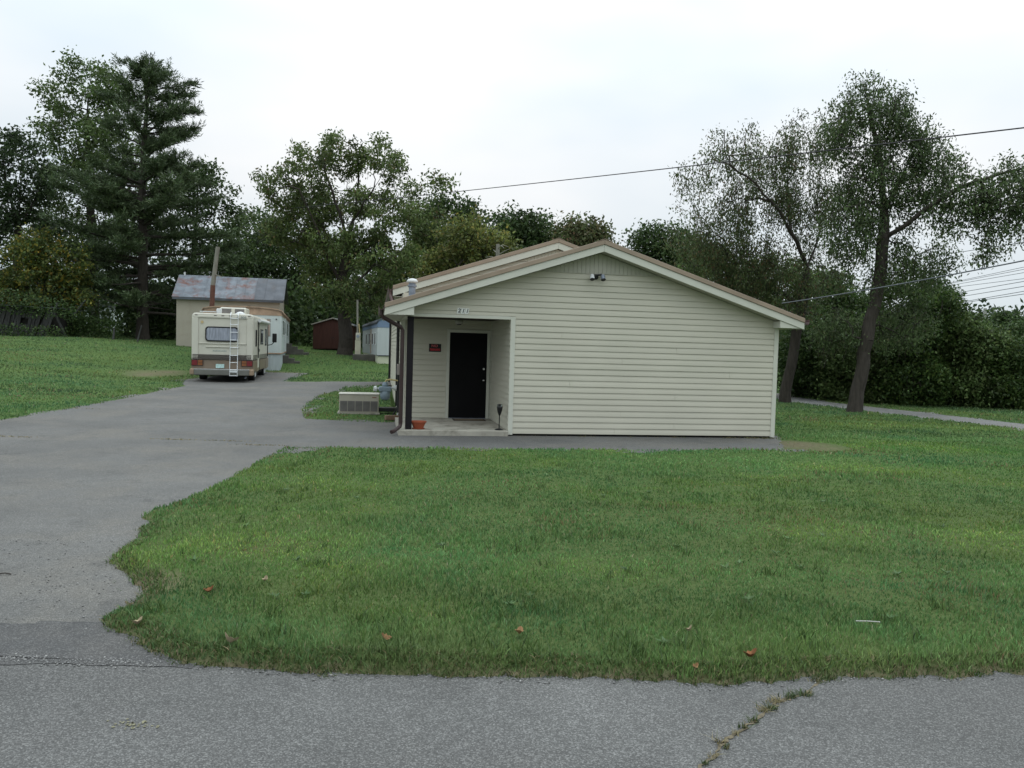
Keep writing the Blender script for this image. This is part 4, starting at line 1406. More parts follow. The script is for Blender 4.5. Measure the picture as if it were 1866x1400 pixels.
MB().tube([(0, 0, 0), (0, 0, at(1791, 574, 120)[2])], [.28, .22], 8).build('pole_shaft', mat('pale_far_pole', (.30, .30, .27), .9), fpl)
# ------------------------------------------------------------------ vegetation
def unit(v):
    return v / np.maximum(np.linalg.norm(v, axis=-1, keepdims=True), 1e-9)


def seg_mesh(A, B, ra, rb, n):
    """open frustums between A and B, vectorised"""
    k = len(A)
    d = unit(B - A)
    ref = np.where(np.abs(d[:, 2:3]) > .9, np.array([[1., 0, 0]]), np.array([[0, 0, 1.]]))
    u = unit(np.cross(d, ref))
    w_ = np.cross(d, u)
    t = np.arange(n) * 2 * math.pi / n
    ring = u[:, None, :] * np.cos(t)[None, :, None] + w_[:, None, :] * np.sin(t)[None, :, None]
    ext = (B - A) * 0.03
    V = np.concatenate([(A - ext)[:, None] + ring * ra[:, None, None], (B + ext)[:, None] + ring * rb[:, None, None]], 1).reshape(-1, 3)
    b = (np.arange(k) * 2 * n)[:, None]
    i = np.arange(n)[None]
    j = (np.arange(n)[None] + 1) % n
    F = np.stack([b + i, b + j, b + n + j, b + n + i], -1).reshape(-1, 4)
    return V, F


def leaf_quads(C, D, N, L, Wd):
    """rhombus leaves: centre-base C, direction D, normal N"""
    S_ = unit(np.cross(D, N))
    base = C
    tip = C + D * L[:, None]
    mid = C + D * (L * .45)[:, None] + N * (L * .08)[:, None]
    V = np.stack([base, mid + S_ * (Wd * .5)[:, None], tip, mid - S_ * (Wd * .5)[:, None]], 1).reshape(-1, 3)
    F = np.arange(len(V)).reshape(-1, 4)
    return V, F


def colours(rng, n, palette, spread=.22, clump=None):
    P = np.array([p[:3] for p in palette], float)
    w_ = np.array([p[3] for p in palette], float)
    k = rng.choice(len(P), n, p=w_ / w_.sum())
    c = P[k] * (1 + rng.normal(0, spread, (n, 1)))
    if clump is not None:
        c = c * clump[:, None]
    return np.clip(c, .004, .8)


class Skeleton:
    def __init__(self):
        self.P = []
        self.par = []
        self.tips = []

    def path(self, pts, j=-1, step=.6, rng=None, jit=.0):
        """append a polyline after node j"""
        prev = j
        last = np.array(pts[0], float) if j < 0 else np.array(self.P[j])
        if j < 0:
            self.P.append(last)
            self.par.append(-1)
            prev = 0
        for p in pts[1:]:
            p = np.array(p, float)
            n = max(1, int(np.linalg.norm(p - last) / step))
            for i in range(1, n + 1):
                q_ = last + (p - last) * i / n
                if rng is not None and i < n:
                    q_ = q_ + rng.normal(0, jit, 3)
                self.P.append(q_)
                self.par.append(prev)
                prev = len(self.P) - 1
            last = p
        return prev


def grow(sk, att, rng, step, up=.7, curve=.25, jit=.04):
    P0 = np.array(sk.P)
    d0 = np.array([np.min(np.linalg.norm(P0 - a, axis=1)) for a in att])
    cap = len(sk.P) + len(att) * 40
    buf = np.zeros((cap, 3))
    buf[:len(P0)] = P0
    m = len(P0)
    sk.tips = []
    zmin = P0[:, 2].min() + .18 * (P0[:, 2].max() - P0[:, 2].min())
    for k in np.argsort(d0):
        a = att[k]
        df = buf[:m] - a
        cost = np.linalg.norm(df, axis=1) + up * np.maximum(0, df[:, 2] + .35 * np.hypot(df[:, 0], df[:, 1])) + 3.0 * (buf[:m, 2] < zmin)
        j = int(np.argmin(cost))
        p = buf[j].copy()
        L = np.linalg.norm(a - p)
        if L < .08:
            continue
        n = max(1, min(14, int(L / step)))
        mid = (p + a) / 2 + np.array([0, 0, curve * L]) + rng.normal(0, .12 * L, 3)
        prev = j
        for i in range(1, n + 1):
            t = i / n
            q_ = (1 - t) ** 2 * p + 2 * t * (1 - t) * mid + t * t * a
            if i < n:
                q_ = q_ + rng.normal(0, jit, 3)
            if m >= cap:
                break
            buf[m] = q_
            sk.P.append(q_)
            sk.par.append(prev)
            prev = m
            m += 1
        sk.tips.append(prev)
    return sk


def lobe_points(lobes, n, rng, shell=.35):
    vol = np.array([l[1][0] * l[1][1] * l[1][2] * (l[2] if len(l) > 2 else 1) for l in lobes]) ** .75
    k = rng.choice(len(lobes), n, p=vol / vol.sum())
    d = unit(rng.normal(size=(n, 3)))
    r_ = (shell + (1 - shell) * rng.random(n) ** .6)[:, None]
    C = np.array([l[0] for l in lobes])
    Rr = np.array([l[1] for l in lobes])
    return C[k] + d * r_ * Rr[k], k


def px_lobes(lobes, Y):
    out = []
    for l in lobes:
        cx, cy, rx, ry = l[:4]
        dy = l[4] if len(l) > 4 else 0.0
        wt = l[5] if len(l) > 5 else 1.0
        yy = Y + dy
        s = yy / FPX
        out.append((at(cx, cy, yy), np.array([rx * s, (rx + ry) * .5 * s, ry * s]), wt))
    return out


def make_tree(name, label, Y, stems, lobes, seed, n_att=180, per=26, leaf=(.16, .09), sig=.35, palette=None, trunk_r=.3, bark='bark', step=.6, droop=0.0, drooplen=0.6, group=None, cat='tree', hang=.25, lobe_var=.22, up=.7, world_lobes=None, clear=0.0, tip_r=.010, spread=.22, limb=.75):
    rng = np.random.default_rng(seed)
    base = at(stems[0][0][0], stems[0][0][1], Y)
    bz_ = tz(base[0], base[1]) - .12
    root = thing(name, label, cat, (base[0], base[1], bz_), 0, group)
    org = np.array([base[0], base[1], bz_])
    sk = Skeleton()
    for i, st in enumerate(stems):
        pts = [at(q_[0], q_[1], Y + (q_[2] if len(q_) > 2 else 0)) - org for q_ in st]
        if i == 0:
            pts[0] = np.array([0, 0, 0.])
            sk.path(pts, -1, step, rng, .03)
            main_n = len(sk.P)
        else:
            j = int(np.argmin(np.linalg.norm(np.array(sk.P) - pts[0], axis=1)))
            sk.path([sk.P[j]] + pts[1:], j, step, rng, .03)
    lb = [(l[0] - org, l[1], l[2]) for l in (world_lobes or px_lobes(lobes, Y))]
    att, _k = lobe_points(lb, n_att, rng)
    att[:, 2] = np.maximum(att[:, 2], clear + .2)
    grow(sk, att, rng, step, up)
    # drooping strands
    if droop > 0:
        for tnode in list(sk.tips):
            if rng.random() < droop:
                p = np.array(sk.P[tnode])
                d = rng.normal(0, .25, 3)
                d[2] = -.6
                n = int(rng.integers(2, 5))
                prev = tnode
                for i in range(n):
                    d = d + np.array([0, 0, -.25])
                    p = p + unit(d[None])[0] * drooplen / 3 * rng.uniform(.7, 1.3)
                    sk.P.append(p)
                    sk.par.append(prev)
                    prev = len(sk.P) - 1
                sk.tips.append(prev)
    P = np.array(sk.P)
    par = np.array(sk.par)
    cnt = np.zeros(len(P))
    cnt[np.array(sk.tips)] += 1
    for i in range(len(P) - 1, 0, -1):
        cnt[par[i]] += cnt[i]
    cnt = np.maximum(cnt, .6)
    n_main = len(P) if limb >= 1 else main_n
    e = math.log(trunk_r / tip_r) / math.log(max(cnt[0], 2))
    rad = tip_r * cnt ** e
    rad[n_main:] = np.minimum(rad[n_main:], np.maximum(rad[n_main:] * limb, tip_r))
    flare = np.exp(-P[:, 2] / .45) * .35
    rad_f = rad * (1 + np.where(rad > trunk_r * .5, flare, 0))
    ch = np.arange(1, len(P))
    A, B = P[par[ch]], P[ch]
    ra_ = np.minimum(rad_f[par[ch]], rad_f[ch] * 1.35)
    thick = rad[ch] > .035
    V1, F1 = seg_mesh(A[thick], B[thick], ra_[thick], rad_f[ch][thick], 9)
    V2, F2 = seg_mesh(A[~thick], B[~thick], ra_[~thick], rad_f[ch][~thick], 3)
    np_mesh('trunk', np.r_[V1, V2], np.r_[F1, F2 + len(V1)], M[bark], parent=root, smooth=True)
    # leaves round the fine twigs
    fine = np.where((cnt <= 2.5) & (np.arange(len(P)) > 0) & (P[:, 2] > clear))[0]
    wts = np.where(np.isin(fine, np.array(sk.tips)), 3.0, 1.0)
    nl = int(per * len(sk.tips))
    src = rng.choice(fine, nl, p=wts / wts.sum())
    C = P[src] + np.clip(rng.normal(0, sig, (nl, 3)), -2.2 * sig, 2.2 * sig) * np.array([1, 1, .75])
    C[:, 2] = np.maximum(C[:, 2], .05)
    D = unit(rng.normal(size=(nl, 3)) + np.array([0, 0, -hang * 2]))
    N = unit(rng.normal(size=(nl, 3)) + np.array([0, 0, .8]))
    N = unit(N - D * (N * D).sum(1, keepdims=True))
    Ls = leaf[0] * rng.uniform(.6, 1.3, nl)
    Wd = leaf[1] * rng.uniform(.7, 1.25, nl)
    V, F = leaf_quads(C, D, N, Ls, Wd)
    tint = rng.normal(1, lobe_var, len(P)).clip(.5, 1.7)
    col = colours(rng, nl, palette, spread, tint[src])
    o = np_mesh('crown', V, F, M['leaf'], col=np.repeat(col, 4, axis=0), parent=root)
    return root


G_DARK = [(.040, .070, .022, 3), (.056, .090, .028, 2), (.074, .105, .036, 1)]
G_MID = [(.075, .118, .036, 3), (.098, .142, .046, 2), (.122, .155, .056, 1)]
G_OLIVE = [(.085, .125, .038, 3), (.110, .150, .048, 2), (.13, .15, .055, 1), (.13, .10, .045, .2)]
G_YELL = [(.065, .095, .026, 4), (.10, .12, .028, 2), (.20, .18, .03, 1.2), (.24, .16, .025, .4)]
G_GREY = [(.075, .112, .042, 3), (.095, .135, .054, 2), (.10, .11, .052, .6), (.060, .092, .036, 2)]
G_HEDGE = [(.038, .070, .020, 3), (.055, .092, .026, 2), (.078, .112, .034, 1)]
G_BROWN = [(.088, .105, .040, 3), (.115, .10, .046, 1.5), (.13, .078, .042, .5), (.070, .092, .034, 2)]

# the walnut
make_tree('walnut_tree', 'tall spreading tree with dark trunk standing right of the red shed', 50,
          [[(628, 647), (629, 600), (627, 545), (624, 500), (634, 440), (650, 370), (654, 300), (648, 268)],
           [(624, 520), (598, 470, -1), (570, 400, -2), (545, 345, -3)],
           [(628, 480), (675, 440, 1), (720, 395, 2), (745, 360, 2)],
           [(634, 440), (606, 350, -1), (585, 290, -1)],
           [(645, 400), (690, 330, -2), (715, 290, -3)],
           [(626, 510), (660, 470, -3), (700, 455, -4)]],
          [(620, 283, 52, 34), (562, 305, 50, 42, -1.5), (680, 290, 50, 36, -1), (722, 335, 42, 44), (515, 345, 44, 34, -2), (600, 372, 78, 48, 1, 1.6), (690, 392, 66, 46, -1),
           (538, 425, 56, 42, 0, 1.5), (620, 452, 84, 46, 0, 1.7), (706, 470, 58, 42, 0, 1.5), (585, 502, 34, 28), (640, 535, 60, 32, -1), (484, 332, 24, 14), (700, 540, 40, 30)],
          21, n_att=480, per=58, leaf=(.26, .11), sig=.30, palette=G_OLIVE, trunk_r=.42, bark='barkdark', step=.55, hang=.35)

# the two thin drooping trees on the right
make_tree('drooping_tree', 'tall thin leaning tree with long right limb standing beside the lane', 26.8,
          [[(1556, 756), (1568, 690), (1580, 620), (1596, 545), (1606, 480), (1612, 410), (1606, 310), (1588, 220), (1572, 150)],
           [(1610, 445), (1648, 412, -.5), (1690, 378, -1), (1750, 342, -1.5), (1820, 318, -2), (1900, 300, -2.5)],
           [(1598, 548), (1570, 528, .6), (1545, 512, .8), (1520, 505, 1)],
           [(1608, 400), (1640, 330, .8), (1668, 270, 1)],
           [(1608, 380), (1570, 310, -.8), (1540, 250, -1)],
           [(1612, 430), (1660, 450, 1), (1700, 455, 1.5)]],
          [(1570, 178, 54, 42), (1628, 190, 28, 38), (1535, 235, 34, 38), (1640, 250, 60, 40, .5), (1590, 320, 58, 66), (1690, 280, 34, 40, 0, 1.4), (1735, 305, 36, 28, -1, 1.4), (1720, 370, 30, 26, -1, .8), (1550, 405, 56, 54, 0, .7), (1655, 350, 46, 44, 0, .6), (1700, 325, 38, 26, 0, .6),
           (1770, 350, 46, 36, -1.5), (1835, 340, 56, 50, -2), (1900, 335, 60, 60, -2), (1816, 405, 20, 40, -2), (1630, 470, 52, 44, 0, .6), (1690, 470, 40, 48, 1, .6), (1525, 600, 42, 44, .5, .9), (1645, 585, 46, 48, .5, .9)],
          31, n_att=640, per=46, limb=.62, tip_r=.008, bark='barkdark', leaf=(.125, .052), sig=.19, palette=G_GREY, trunk_r=.215, step=.35, droop=.7, drooplen=.7, hang=.6, group='thin drooping trees beside the lane', lobe_var=.2, clear=2.3)
make_tree('drooping_tree', 'forked thin drooping tree directly behind the right corner of the house', 30.5,
          [[(1430, 737), (1436, 690), (1448, 630), (1462, 560), (1470, 490)],
           [(1470, 495), (1452, 440, -.5), (1420, 385, -1), (1378, 335, -1.5), (1330, 300, -2)],
           [(1470, 495), (1492, 430, .5), (1508, 360, 1), (1500, 280, 1)],
           [(1462, 560), (1420, 530, 1), (1385, 505, 1.5), (1360, 450, 2), (1340, 430, 2)],
           [(1440, 430, -.5), (1435, 350, .5), (1420, 280, 1)]],
          [(1335, 272, 62, 42, -1), (1285, 305, 40, 34, -2), (1400, 262, 56, 42), (1465, 250, 52, 44), (1250, 320, 22, 18, -2), (1385, 350, 70, 48), (1320, 385, 62, 52), (1470, 360, 62, 60),
           (1300, 450, 62, 52, 1, 1.4), (1370, 470, 74, 52, 1, 1.4), (1260, 420, 36, 30, 1), (1440, 520, 60, 52, 0, 1.2), (1500, 470, 46, 52, 1), (1335, 510, 70, 30, 2)],
          41, n_att=560, per=42, limb=.62, tip_r=.008, bark='barkdark', leaf=(.12, .048), sig=.20, palette=G_BROWN + G_GREY, trunk_r=.19, step=.4, droop=.7, drooplen=.75, clear=1.5, hang=.8, group='thin drooping trees beside the lane', lobe_var=.15)

# big broadleaf behind the pine, dark neighbour, yellowing tree
make_tree('broadleaf_tree', 'tall dark broadleaf tree behind and left of the pine', 68,
          [[(172, 615), (170, 500), (165, 380), (160, 260), (160, 160)], [(165, 380), (120, 300, -1), (95, 240, -2)], [(165, 330), (200, 240, 1), (215, 180, 1)]],
          [(155, 140, 42, 38), (195, 165, 40, 40), (105, 185, 36, 38), (95, 245, 34, 40), (150, 230, 58, 56), (130, 320, 62, 50, 0, 1.5), (200, 300, 64, 90, 0, 1.5), (230, 400, 60, 60), (110, 400, 50, 60), (180, 440, 60, 60), (140, 520, 50, 40)],
          51, n_att=420, per=58, leaf=(.32, .17), sig=.5, palette=G_MID, trunk_r=.42, bark='barkdark', step=.8)
make_tree('broadleaf_tree', 'very dark tree at the left edge beneath the grey sky', 60,
          [[(30, 612), (32, 500), (36, 380), (40, 260)], [(34, 420), (10, 330), (5, 270)], [(34, 420), (70, 350), (75, 300)]],
          [(38, 270, 36, 38), (8, 285, 40, 46), (70, 330, 34, 50), (20, 360, 60, 50), (60, 420, 60, 50), (0, 440, 60, 60), (-40, 350, 60, 90), (-50, 500, 60, 80)],
          52, n_att=230, per=52, leaf=(.30, .17), sig=.46, palette=[(.030, .050, .020, 3), (.042, .064, .026, 2)], trunk_r=.36, bark='barkdark', step=.8)
make_tree('yellowing_tree', 'low rounded tree with yellowing leaves over the collapsed shed', 53.5,
          [[(85, 614), (82, 560), (80, 500), (78, 450)], [(82, 540), (50, 490), (35, 460)], [(82, 540), (120, 490), (140, 470)]],
          [(70, 455, 48, 32), (40, 480, 46, 40), (110, 480, 48, 40), (75, 520, 66, 40), (145, 515, 28, 36), (20, 530, 46, 34), (125, 545, 44, 22)],
          53, n_att=220, per=52, leaf=(.24, .14), sig=.36, palette=G_YELL, trunk_r=.18, bark='barkdark', step=.6, clear=1.5)
make_tree('broadleaf_tree', 'dark broadleaf tree filling the sky edge right of the pine', 66,
          [[(350, 620), (352, 520), (356, 420), (362, 330)], [(355, 440), (395, 380), (415, 350)], [(355, 440), (320, 380), (315, 330)]],
          [(355, 325, 42, 36), (392, 345, 28, 36), (420, 372, 24, 24), (320, 350, 52, 56, 0, 1.4), (290, 420, 50, 60), (380, 410, 58, 46), (330, 460, 60, 50), (400, 480, 50, 50), (340, 540, 60, 50), (410, 545, 50, 44)],
          54, n_att=270, per=50, leaf=(.32, .18), sig=.46, palette=G_DARK, trunk_r=.34, bark='barkdark', step=.8)

# white pine
def make_pine():
    rng = np.random.default_rng(5)
    Y = 58.0
    base = at(260, 618, Y)
    bz_ = tz(base[0], Y) - .1
    org = np.array([base[0], Y, bz_])
    root = thing('pine_tree', 'tallest tree, a ragged dark pine with bare lower branches at the left', 'tree', org)
    tp = [at(x, y, Y) - org for x, y in ((260, 618), (260, 540), (261, 450), (259, 360), (262, 270), (268, 195), (262, 126), (255, 106))]
    tp[0] = np.zeros(3)
    A, B, ra_, rb_ = [], [], [], []
    Ht = tp[-1][2]
    zs = np.array([p[2] for p in tp])
    T = np.array(tp)

    def trunk_at(z):
        return np.array([np.interp(z, zs, T[:, 0]), np.interp(z, zs, T[:, 1]), z])

    def trad(z):
        return .40 * (1 - z / Ht) ** .8 + .03 + .12 * math.exp(-z / .5)
    for i in range(48):
        z0, z1 = Ht * i / 48, Ht * (i + 1) / 48
        A.append(trunk_at(z0)); B.append(trunk_at(z1)); ra_.append(trad(z0)); rb_.append(trad(z1))
    tuftC, tuftD = [], []
    z = 2.2
    while z < Ht - .5:
        f = z / Ht
        nb = rng.integers(3, 6)
        for _ in range(nb):
            ang = rng.uniform(0, 2 * math.pi)
            Lmax = np.interp(f, [0, .12, .3, .55, .75, .9, 1], [3.6, 5.0, 5.6, 4.6, 3.2, 2.0, .6])
            L = Lmax * rng.uniform(.45, 1.3)
            if rng.random() < .10:
                L *= 1.25
            bare = f < .2 and rng.random() < .55
            if rng.random() < .17:
                continue
            p = trunk_at(z + rng.uniform(-.3, .3))
            d = np.array([math.cos(ang), math.sin(ang), rng.uniform(-.12, .28) + .25 * f])
            r0 = .035 + .012 * L
            n = max(3, int(L / .5))
            pts = [p]
            for i in range(n):
                d = d + np.array([rng.normal(0, .08), rng.normal(0, .08), .035 if i > n * .4 else -.02])
                pts.append(pts[-1] + unit(d[None])[0] * L / n)
            for i in range(n):
                A.append(pts[i]); B.append(pts[i + 1]); ra_.append(r0 * (1 - i / n) + .008); rb_.append(r0 * (1 - (i + 1) / n) + .008)
                if i >= n * ((.22 if f < .5 else .18) if not bare else .8):
                    for _s in range(4 if not bare else 1):
                        q0 = pts[i] + (pts[i + 1] - pts[i]) * rng.random()
                        sd = unit((d + rng.normal(0, .8, 3) * np.array([1, 1, .35]))[None])[0]
                        Ls = rng.uniform(.45, 1.05)
                        q1 = q0 + sd * Ls
                        A.append(q0); B.append(q1); ra_.append(.012); rb_.append(.006)
                        for s in np.linspace(.25, 1.05, 4):
                            tuftC.append(q0 + sd * Ls * s)
                            tuftD.append(unit((sd + np.array([0, 0, .45]))[None])[0])
        z += rng.uniform(.35, .62)
    A, B = np.array(A), np.array(B)
    ra_, rb_ = np.array(ra_), np.array(rb_)
    th = ra_ > .05
    V1, F1 = seg_mesh(A[th], B[th], ra_[th], rb_[th], 9)
    V2, F2 = seg_mesh(A[~th], B[~th], ra_[~th], rb_[~th], 3)
    np_mesh('trunk', np.r_[V1, V2], np.r_[F1, F2 + len(V1)], M['barkdark'], parent=root, smooth=True)
    C, D = np.array(tuftC), np.array(tuftD)
    k = 11
    C = np.repeat(C, k, 0) + rng.normal(0, .09, (len(C) * k, 3))
    D = unit(np.repeat(D, k, 0) + rng.normal(0, .62, (len(C), 3)))
    N = unit(np.cross(D, rng.normal(size=(len(C), 3))))
    L = rng.uniform(.20, .42, len(C))
    V, F = leaf_quads(C, D, N, L, rng.uniform(.035, .075, len(C)))
    tint = np.repeat(rng.normal(1, .2, len(tuftC)).clip(.5, 1.6), k)
    col = colours(rng, len(C), [(.060, .092, .040, 3), (.080, .114, .048, 2), (.098, .128, .058, 1)], .2, tint)
    np_mesh('crown', V, F, M['needle'], col=np.repeat(col, 4, 0), parent=root)


make_pine()

# background trees, left to right
BG = [
    ('background_tree', 'mid green tree between the pine group and the walnut', 78, (455, 625), 440, [(450, 415, 26, 28), (430, 450, 40, 40), (480, 450, 40, 44), (455, 520, 60, 50), (500, 560, 50, 50)], G_MID, 61),
    ('background_tree', 'dense green tree filling the gap above the outbuilding roof', 70, (500, 628), 470, [(500, 430, 46, 40), (465, 480, 50, 46), (530, 500, 50, 50), (490, 555, 60, 50), (545, 575, 40, 50)], G_DARK, 62),
    ('background_tree', 'wide green tree behind the walnut trunk', 72, (600, 632), 480, [(590, 470, 60, 44), (640, 500, 70, 50), (560, 540, 60, 50), (620, 570, 60, 40), (690, 560, 50, 50)], G_MID, 63),
    ('background_tree', 'thin topped tree rising right of the walnut crown', 62, (790, 640), 400, [(800, 340, 20, 16), (785, 385, 30, 18), (760, 430, 50, 44), (800, 450, 50, 50), (750, 510, 60, 50), (800, 540, 50, 40)], G_OLIVE, 64),
    ('background_tree', 'dark tree peeking over the crowns above the left roof slope', 92, (825, 640), 420, [(822, 390, 44, 28), (790, 420, 40, 30), (850, 420, 30, 30), (820, 470, 60, 40)], G_DARK, 65),
    ('yellowing_tree', 'yellow green rounded tree above the left roof slope', 58, (880, 645), 440, [(885, 445, 52, 34), (850, 470, 46, 40), (915, 470, 36, 32), (840, 420, 36, 28), (880, 520, 70, 50), (800, 500, 50, 50)], [(.13, .155, .042, 3), (.17, .185, .05, 2), (.21, .18, .045, 1), (.09, .12, .035, 2)], 66),
    ('background_tree', 'dark green tree left of the upper ridge', 88, (950, 645), 430, [(935, 415, 40, 28), (975, 420, 34, 28), (950, 460, 60, 40), (1000, 450, 20, 24)], G_DARK, 67),
    ('background_tree', 'brownish autumn tree showing behind the upper ridge', 84, (1062, 650), 440, [(1050, 425, 32, 20), (1080, 432, 26, 20), (1060, 460, 50, 40)], G_BROWN, 68),
    ('background_tree', 'dark green tree right of the lower ridge', 74, (1190, 652), 460, [(1185, 446, 36, 26), (1225, 440, 36, 26), (1205, 490, 60, 40), (1260, 480, 50, 44)], G_DARK, 69),
    ('background_tree', 'dark tree behind the drooping trees', 58, (1330, 655), 500, [(1300, 500, 56, 44), (1360, 530, 60, 50), (1420, 520, 56, 60), (1480, 540, 56, 60), (1390, 580, 60, 40)], G_MID, 70),
    ('background_tree', 'green tree between the two drooping trunks', 41, (1530, 700), 600, [(1510, 560, 46, 60), (1560, 580, 40, 50), (1500, 640, 46, 46), (1550, 650, 50, 46)], G_HEDGE, 71),
]
for nm, lab, Y, base_, topy, lbs, pal, seed in BG:
    sc = Y / 60.0
    make_tree(nm, lab, Y, [[base_, (base_[0], (base_[1] + topy) / 2), (lbs[0][0], topy)]], lbs, seed, n_att=190, per=52, leaf=(.30 * sc, .17 * sc), sig=.50 * sc, palette=pal, trunk_r=.28, bark='barkdark', step=.9, group='background trees')

# hedge bushes at the right and dark undergrowth
HB_ = [
    ('big dark shrub behind the lane between the two drooping trunks', 33.5, (1480, 735), [(1480, 690, 52, 44), (1450, 640, 36, 52), (1510, 650, 40, 50)], 81),
    ('broad dark bush directly behind the leaning trunk', 32.0, (1580, 742), [(1560, 700, 56, 42), (1600, 640, 60, 60), (1540, 650, 40, 50)], 82),
    ('tall leafy bush right of the leaning trunk', 31.0, (1665, 747), [(1660, 690, 56, 56), (1650, 610, 50, 50), (1690, 570, 44, 44), (1640, 550, 40, 40)], 83),
    ('tall bush with its tip against the sky at the right', 32.5, (1720, 748), [(1715, 660, 50, 66), (1720, 590, 42, 46), (1700, 545, 36, 34), (1745, 610, 36, 44)], 84),
    ('low dark bush right of the tall bush', 31.0, (1775, 750), [(1770, 700, 48, 48), (1780, 640, 44, 40), (1755, 620, 30, 40)], 85),
    ('wide dark bush near the right edge', 31.0, (1835, 752), [(1830, 705, 52, 46), (1840, 655, 50, 40), (1800, 645, 34, 34)], 86),
    ('tall round bush at the right edge', 34.0, (1890, 745), [(1880, 650, 50, 52), (1900, 690, 60, 50), (1855, 620, 34, 26), (1930, 640, 50, 50)], 87),
]
for lab, Y, base_, lbs, seed in HB_:
    make_tree('hedge_bush', lab, Y, [[base_, (base_[0], base_[1] - 50), (lbs[1][0], lbs[1][1])]], lbs, seed, n_att=210, per=80, leaf=(.145, .08), sig=.25, palette=[G_HEDGE, G_MID, [(.040, .075, .018, 3), (.060, .10, .025, 2), (.085, .12, .03, 1)]][seed % 3], trunk_r=.07, bark='barkdark', step=.4, group='hedge bushes at the right', cat='bush', up=.3)
make_tree('background_tree', 'distant round tree topping the skyline at the far right', 110, [[(1825, 645), (1825, 600), (1826, 585)]], [(1826, 585, 16, 14), (1815, 605, 30, 16), (1850, 600, 30, 18)], 91, n_att=70, per=60, leaf=(.5, .32), sig=.8, palette=G_DARK, trunk_r=.3, bark='barkdark', step=1.2, group='background trees')


def leaf_mass(name, boxes, n, leaf, palette, seed, label, cat='undergrowth'):
    rng = np.random.default_rng(seed)
    w_ = np.array([b[6] for b in boxes], float)
    k = rng.choice(len(boxes), n, p=w_ / w_.sum())
    Bx = np.array([b[:6] for b in boxes], float)[k]
    x = Bx[:, 0] + (Bx[:, 1] - Bx[:, 0]) * rng.random(n)
    y = Bx[:, 2] + (Bx[:, 3] - Bx[:, 2]) * rng.random(n)
    h = Bx[:, 4] + (Bx[:, 5] - Bx[:, 4]) * rng.random(n)
    h = h * (.55 + .9 * fbm2(x, y, .35, seed, 2))
    z = ter(x, y) + h
    C = np.c_[x, y, z]
    D = unit(rng.normal(size=(n, 3)) + np.array([0, 0, -.3]))
    N = unit(rng.normal(size=(n, 3)) + np.array([0, -.3, .8]))
    N = unit(N - D * (N * D).sum(1, keepdims=True))
    V, F = leaf_quads(C, D, N, leaf[0] * rng.uniform(.6, 1.3, n), leaf[1] * rng.uniform(.7, 1.3, n))
    col = colours(rng, n, palette, .25)
    o = np_mesh(name, V, F, M['leaf'], col=np.repeat(col, 4, 0))
    o['kind'] = 'stuff'
    o['label'] = label
    o['category'] = cat
    return o


leaf_mass('undergrowth', [(-62, -30, 68, 78, 0, 9, 3.5), (-46, -33, 56, 66, 0, 3.5, 2), (-34, -22, 66, 74, 0, 3.0, 1.2), (-24, -8, 61, 70, 0, 5.0, 3.2), (-14, 6, 66, 74, 0, 6, 3), (4, 30, 60, 68, 0, 5, 3), (-30, -23, 60, 64, 0, 4, 1.2)],
          40000, (.42, .26), G_DARK, 101, 'dark tangled undergrowth at the foot of the wood')
leaf_mass('brush', [(-29.6, -26.3, 52.5, 54, 0, 1.5, 1), (-33, -28.5, 52.5, 53.5, 0, .7, .6), (-34.5, -28, 49.2, 50.6, 0, .75, .5), (-34.5, -27.5, 49.6, 51.0, 1.3, 2.6, .8), (11.8, 15.2, 33.4, 36, 0, 2.2, 1.2), (14.5, 24, 31.5, 34, 0, 2.6, 3.0)], 12000, (.17, .10), G_HEDGE, 102, 'low scrub in front of the trees and hedge', 'brush')
leaf_mass('far_wood', [(-140, 100, 125, 140, 0, 8, 3), (100, 170, 130, 145, 0, 6, 1)], 45000, (.9, .6), [(.035, .055, .028, 1), (.045, .065, .035, 1)], 103, 'far line of woodland closing the horizon', 'wood')
leaf_mass('far_hillside_wood', [(70, 220, 190, 240, 0, 8, 1)], 22000, (1.2, .85), [(.038, .056, .034, 1), (.048, .066, .04, 1)], 104, 'distant wooded rise beyond the hedge at the right', 'wood')

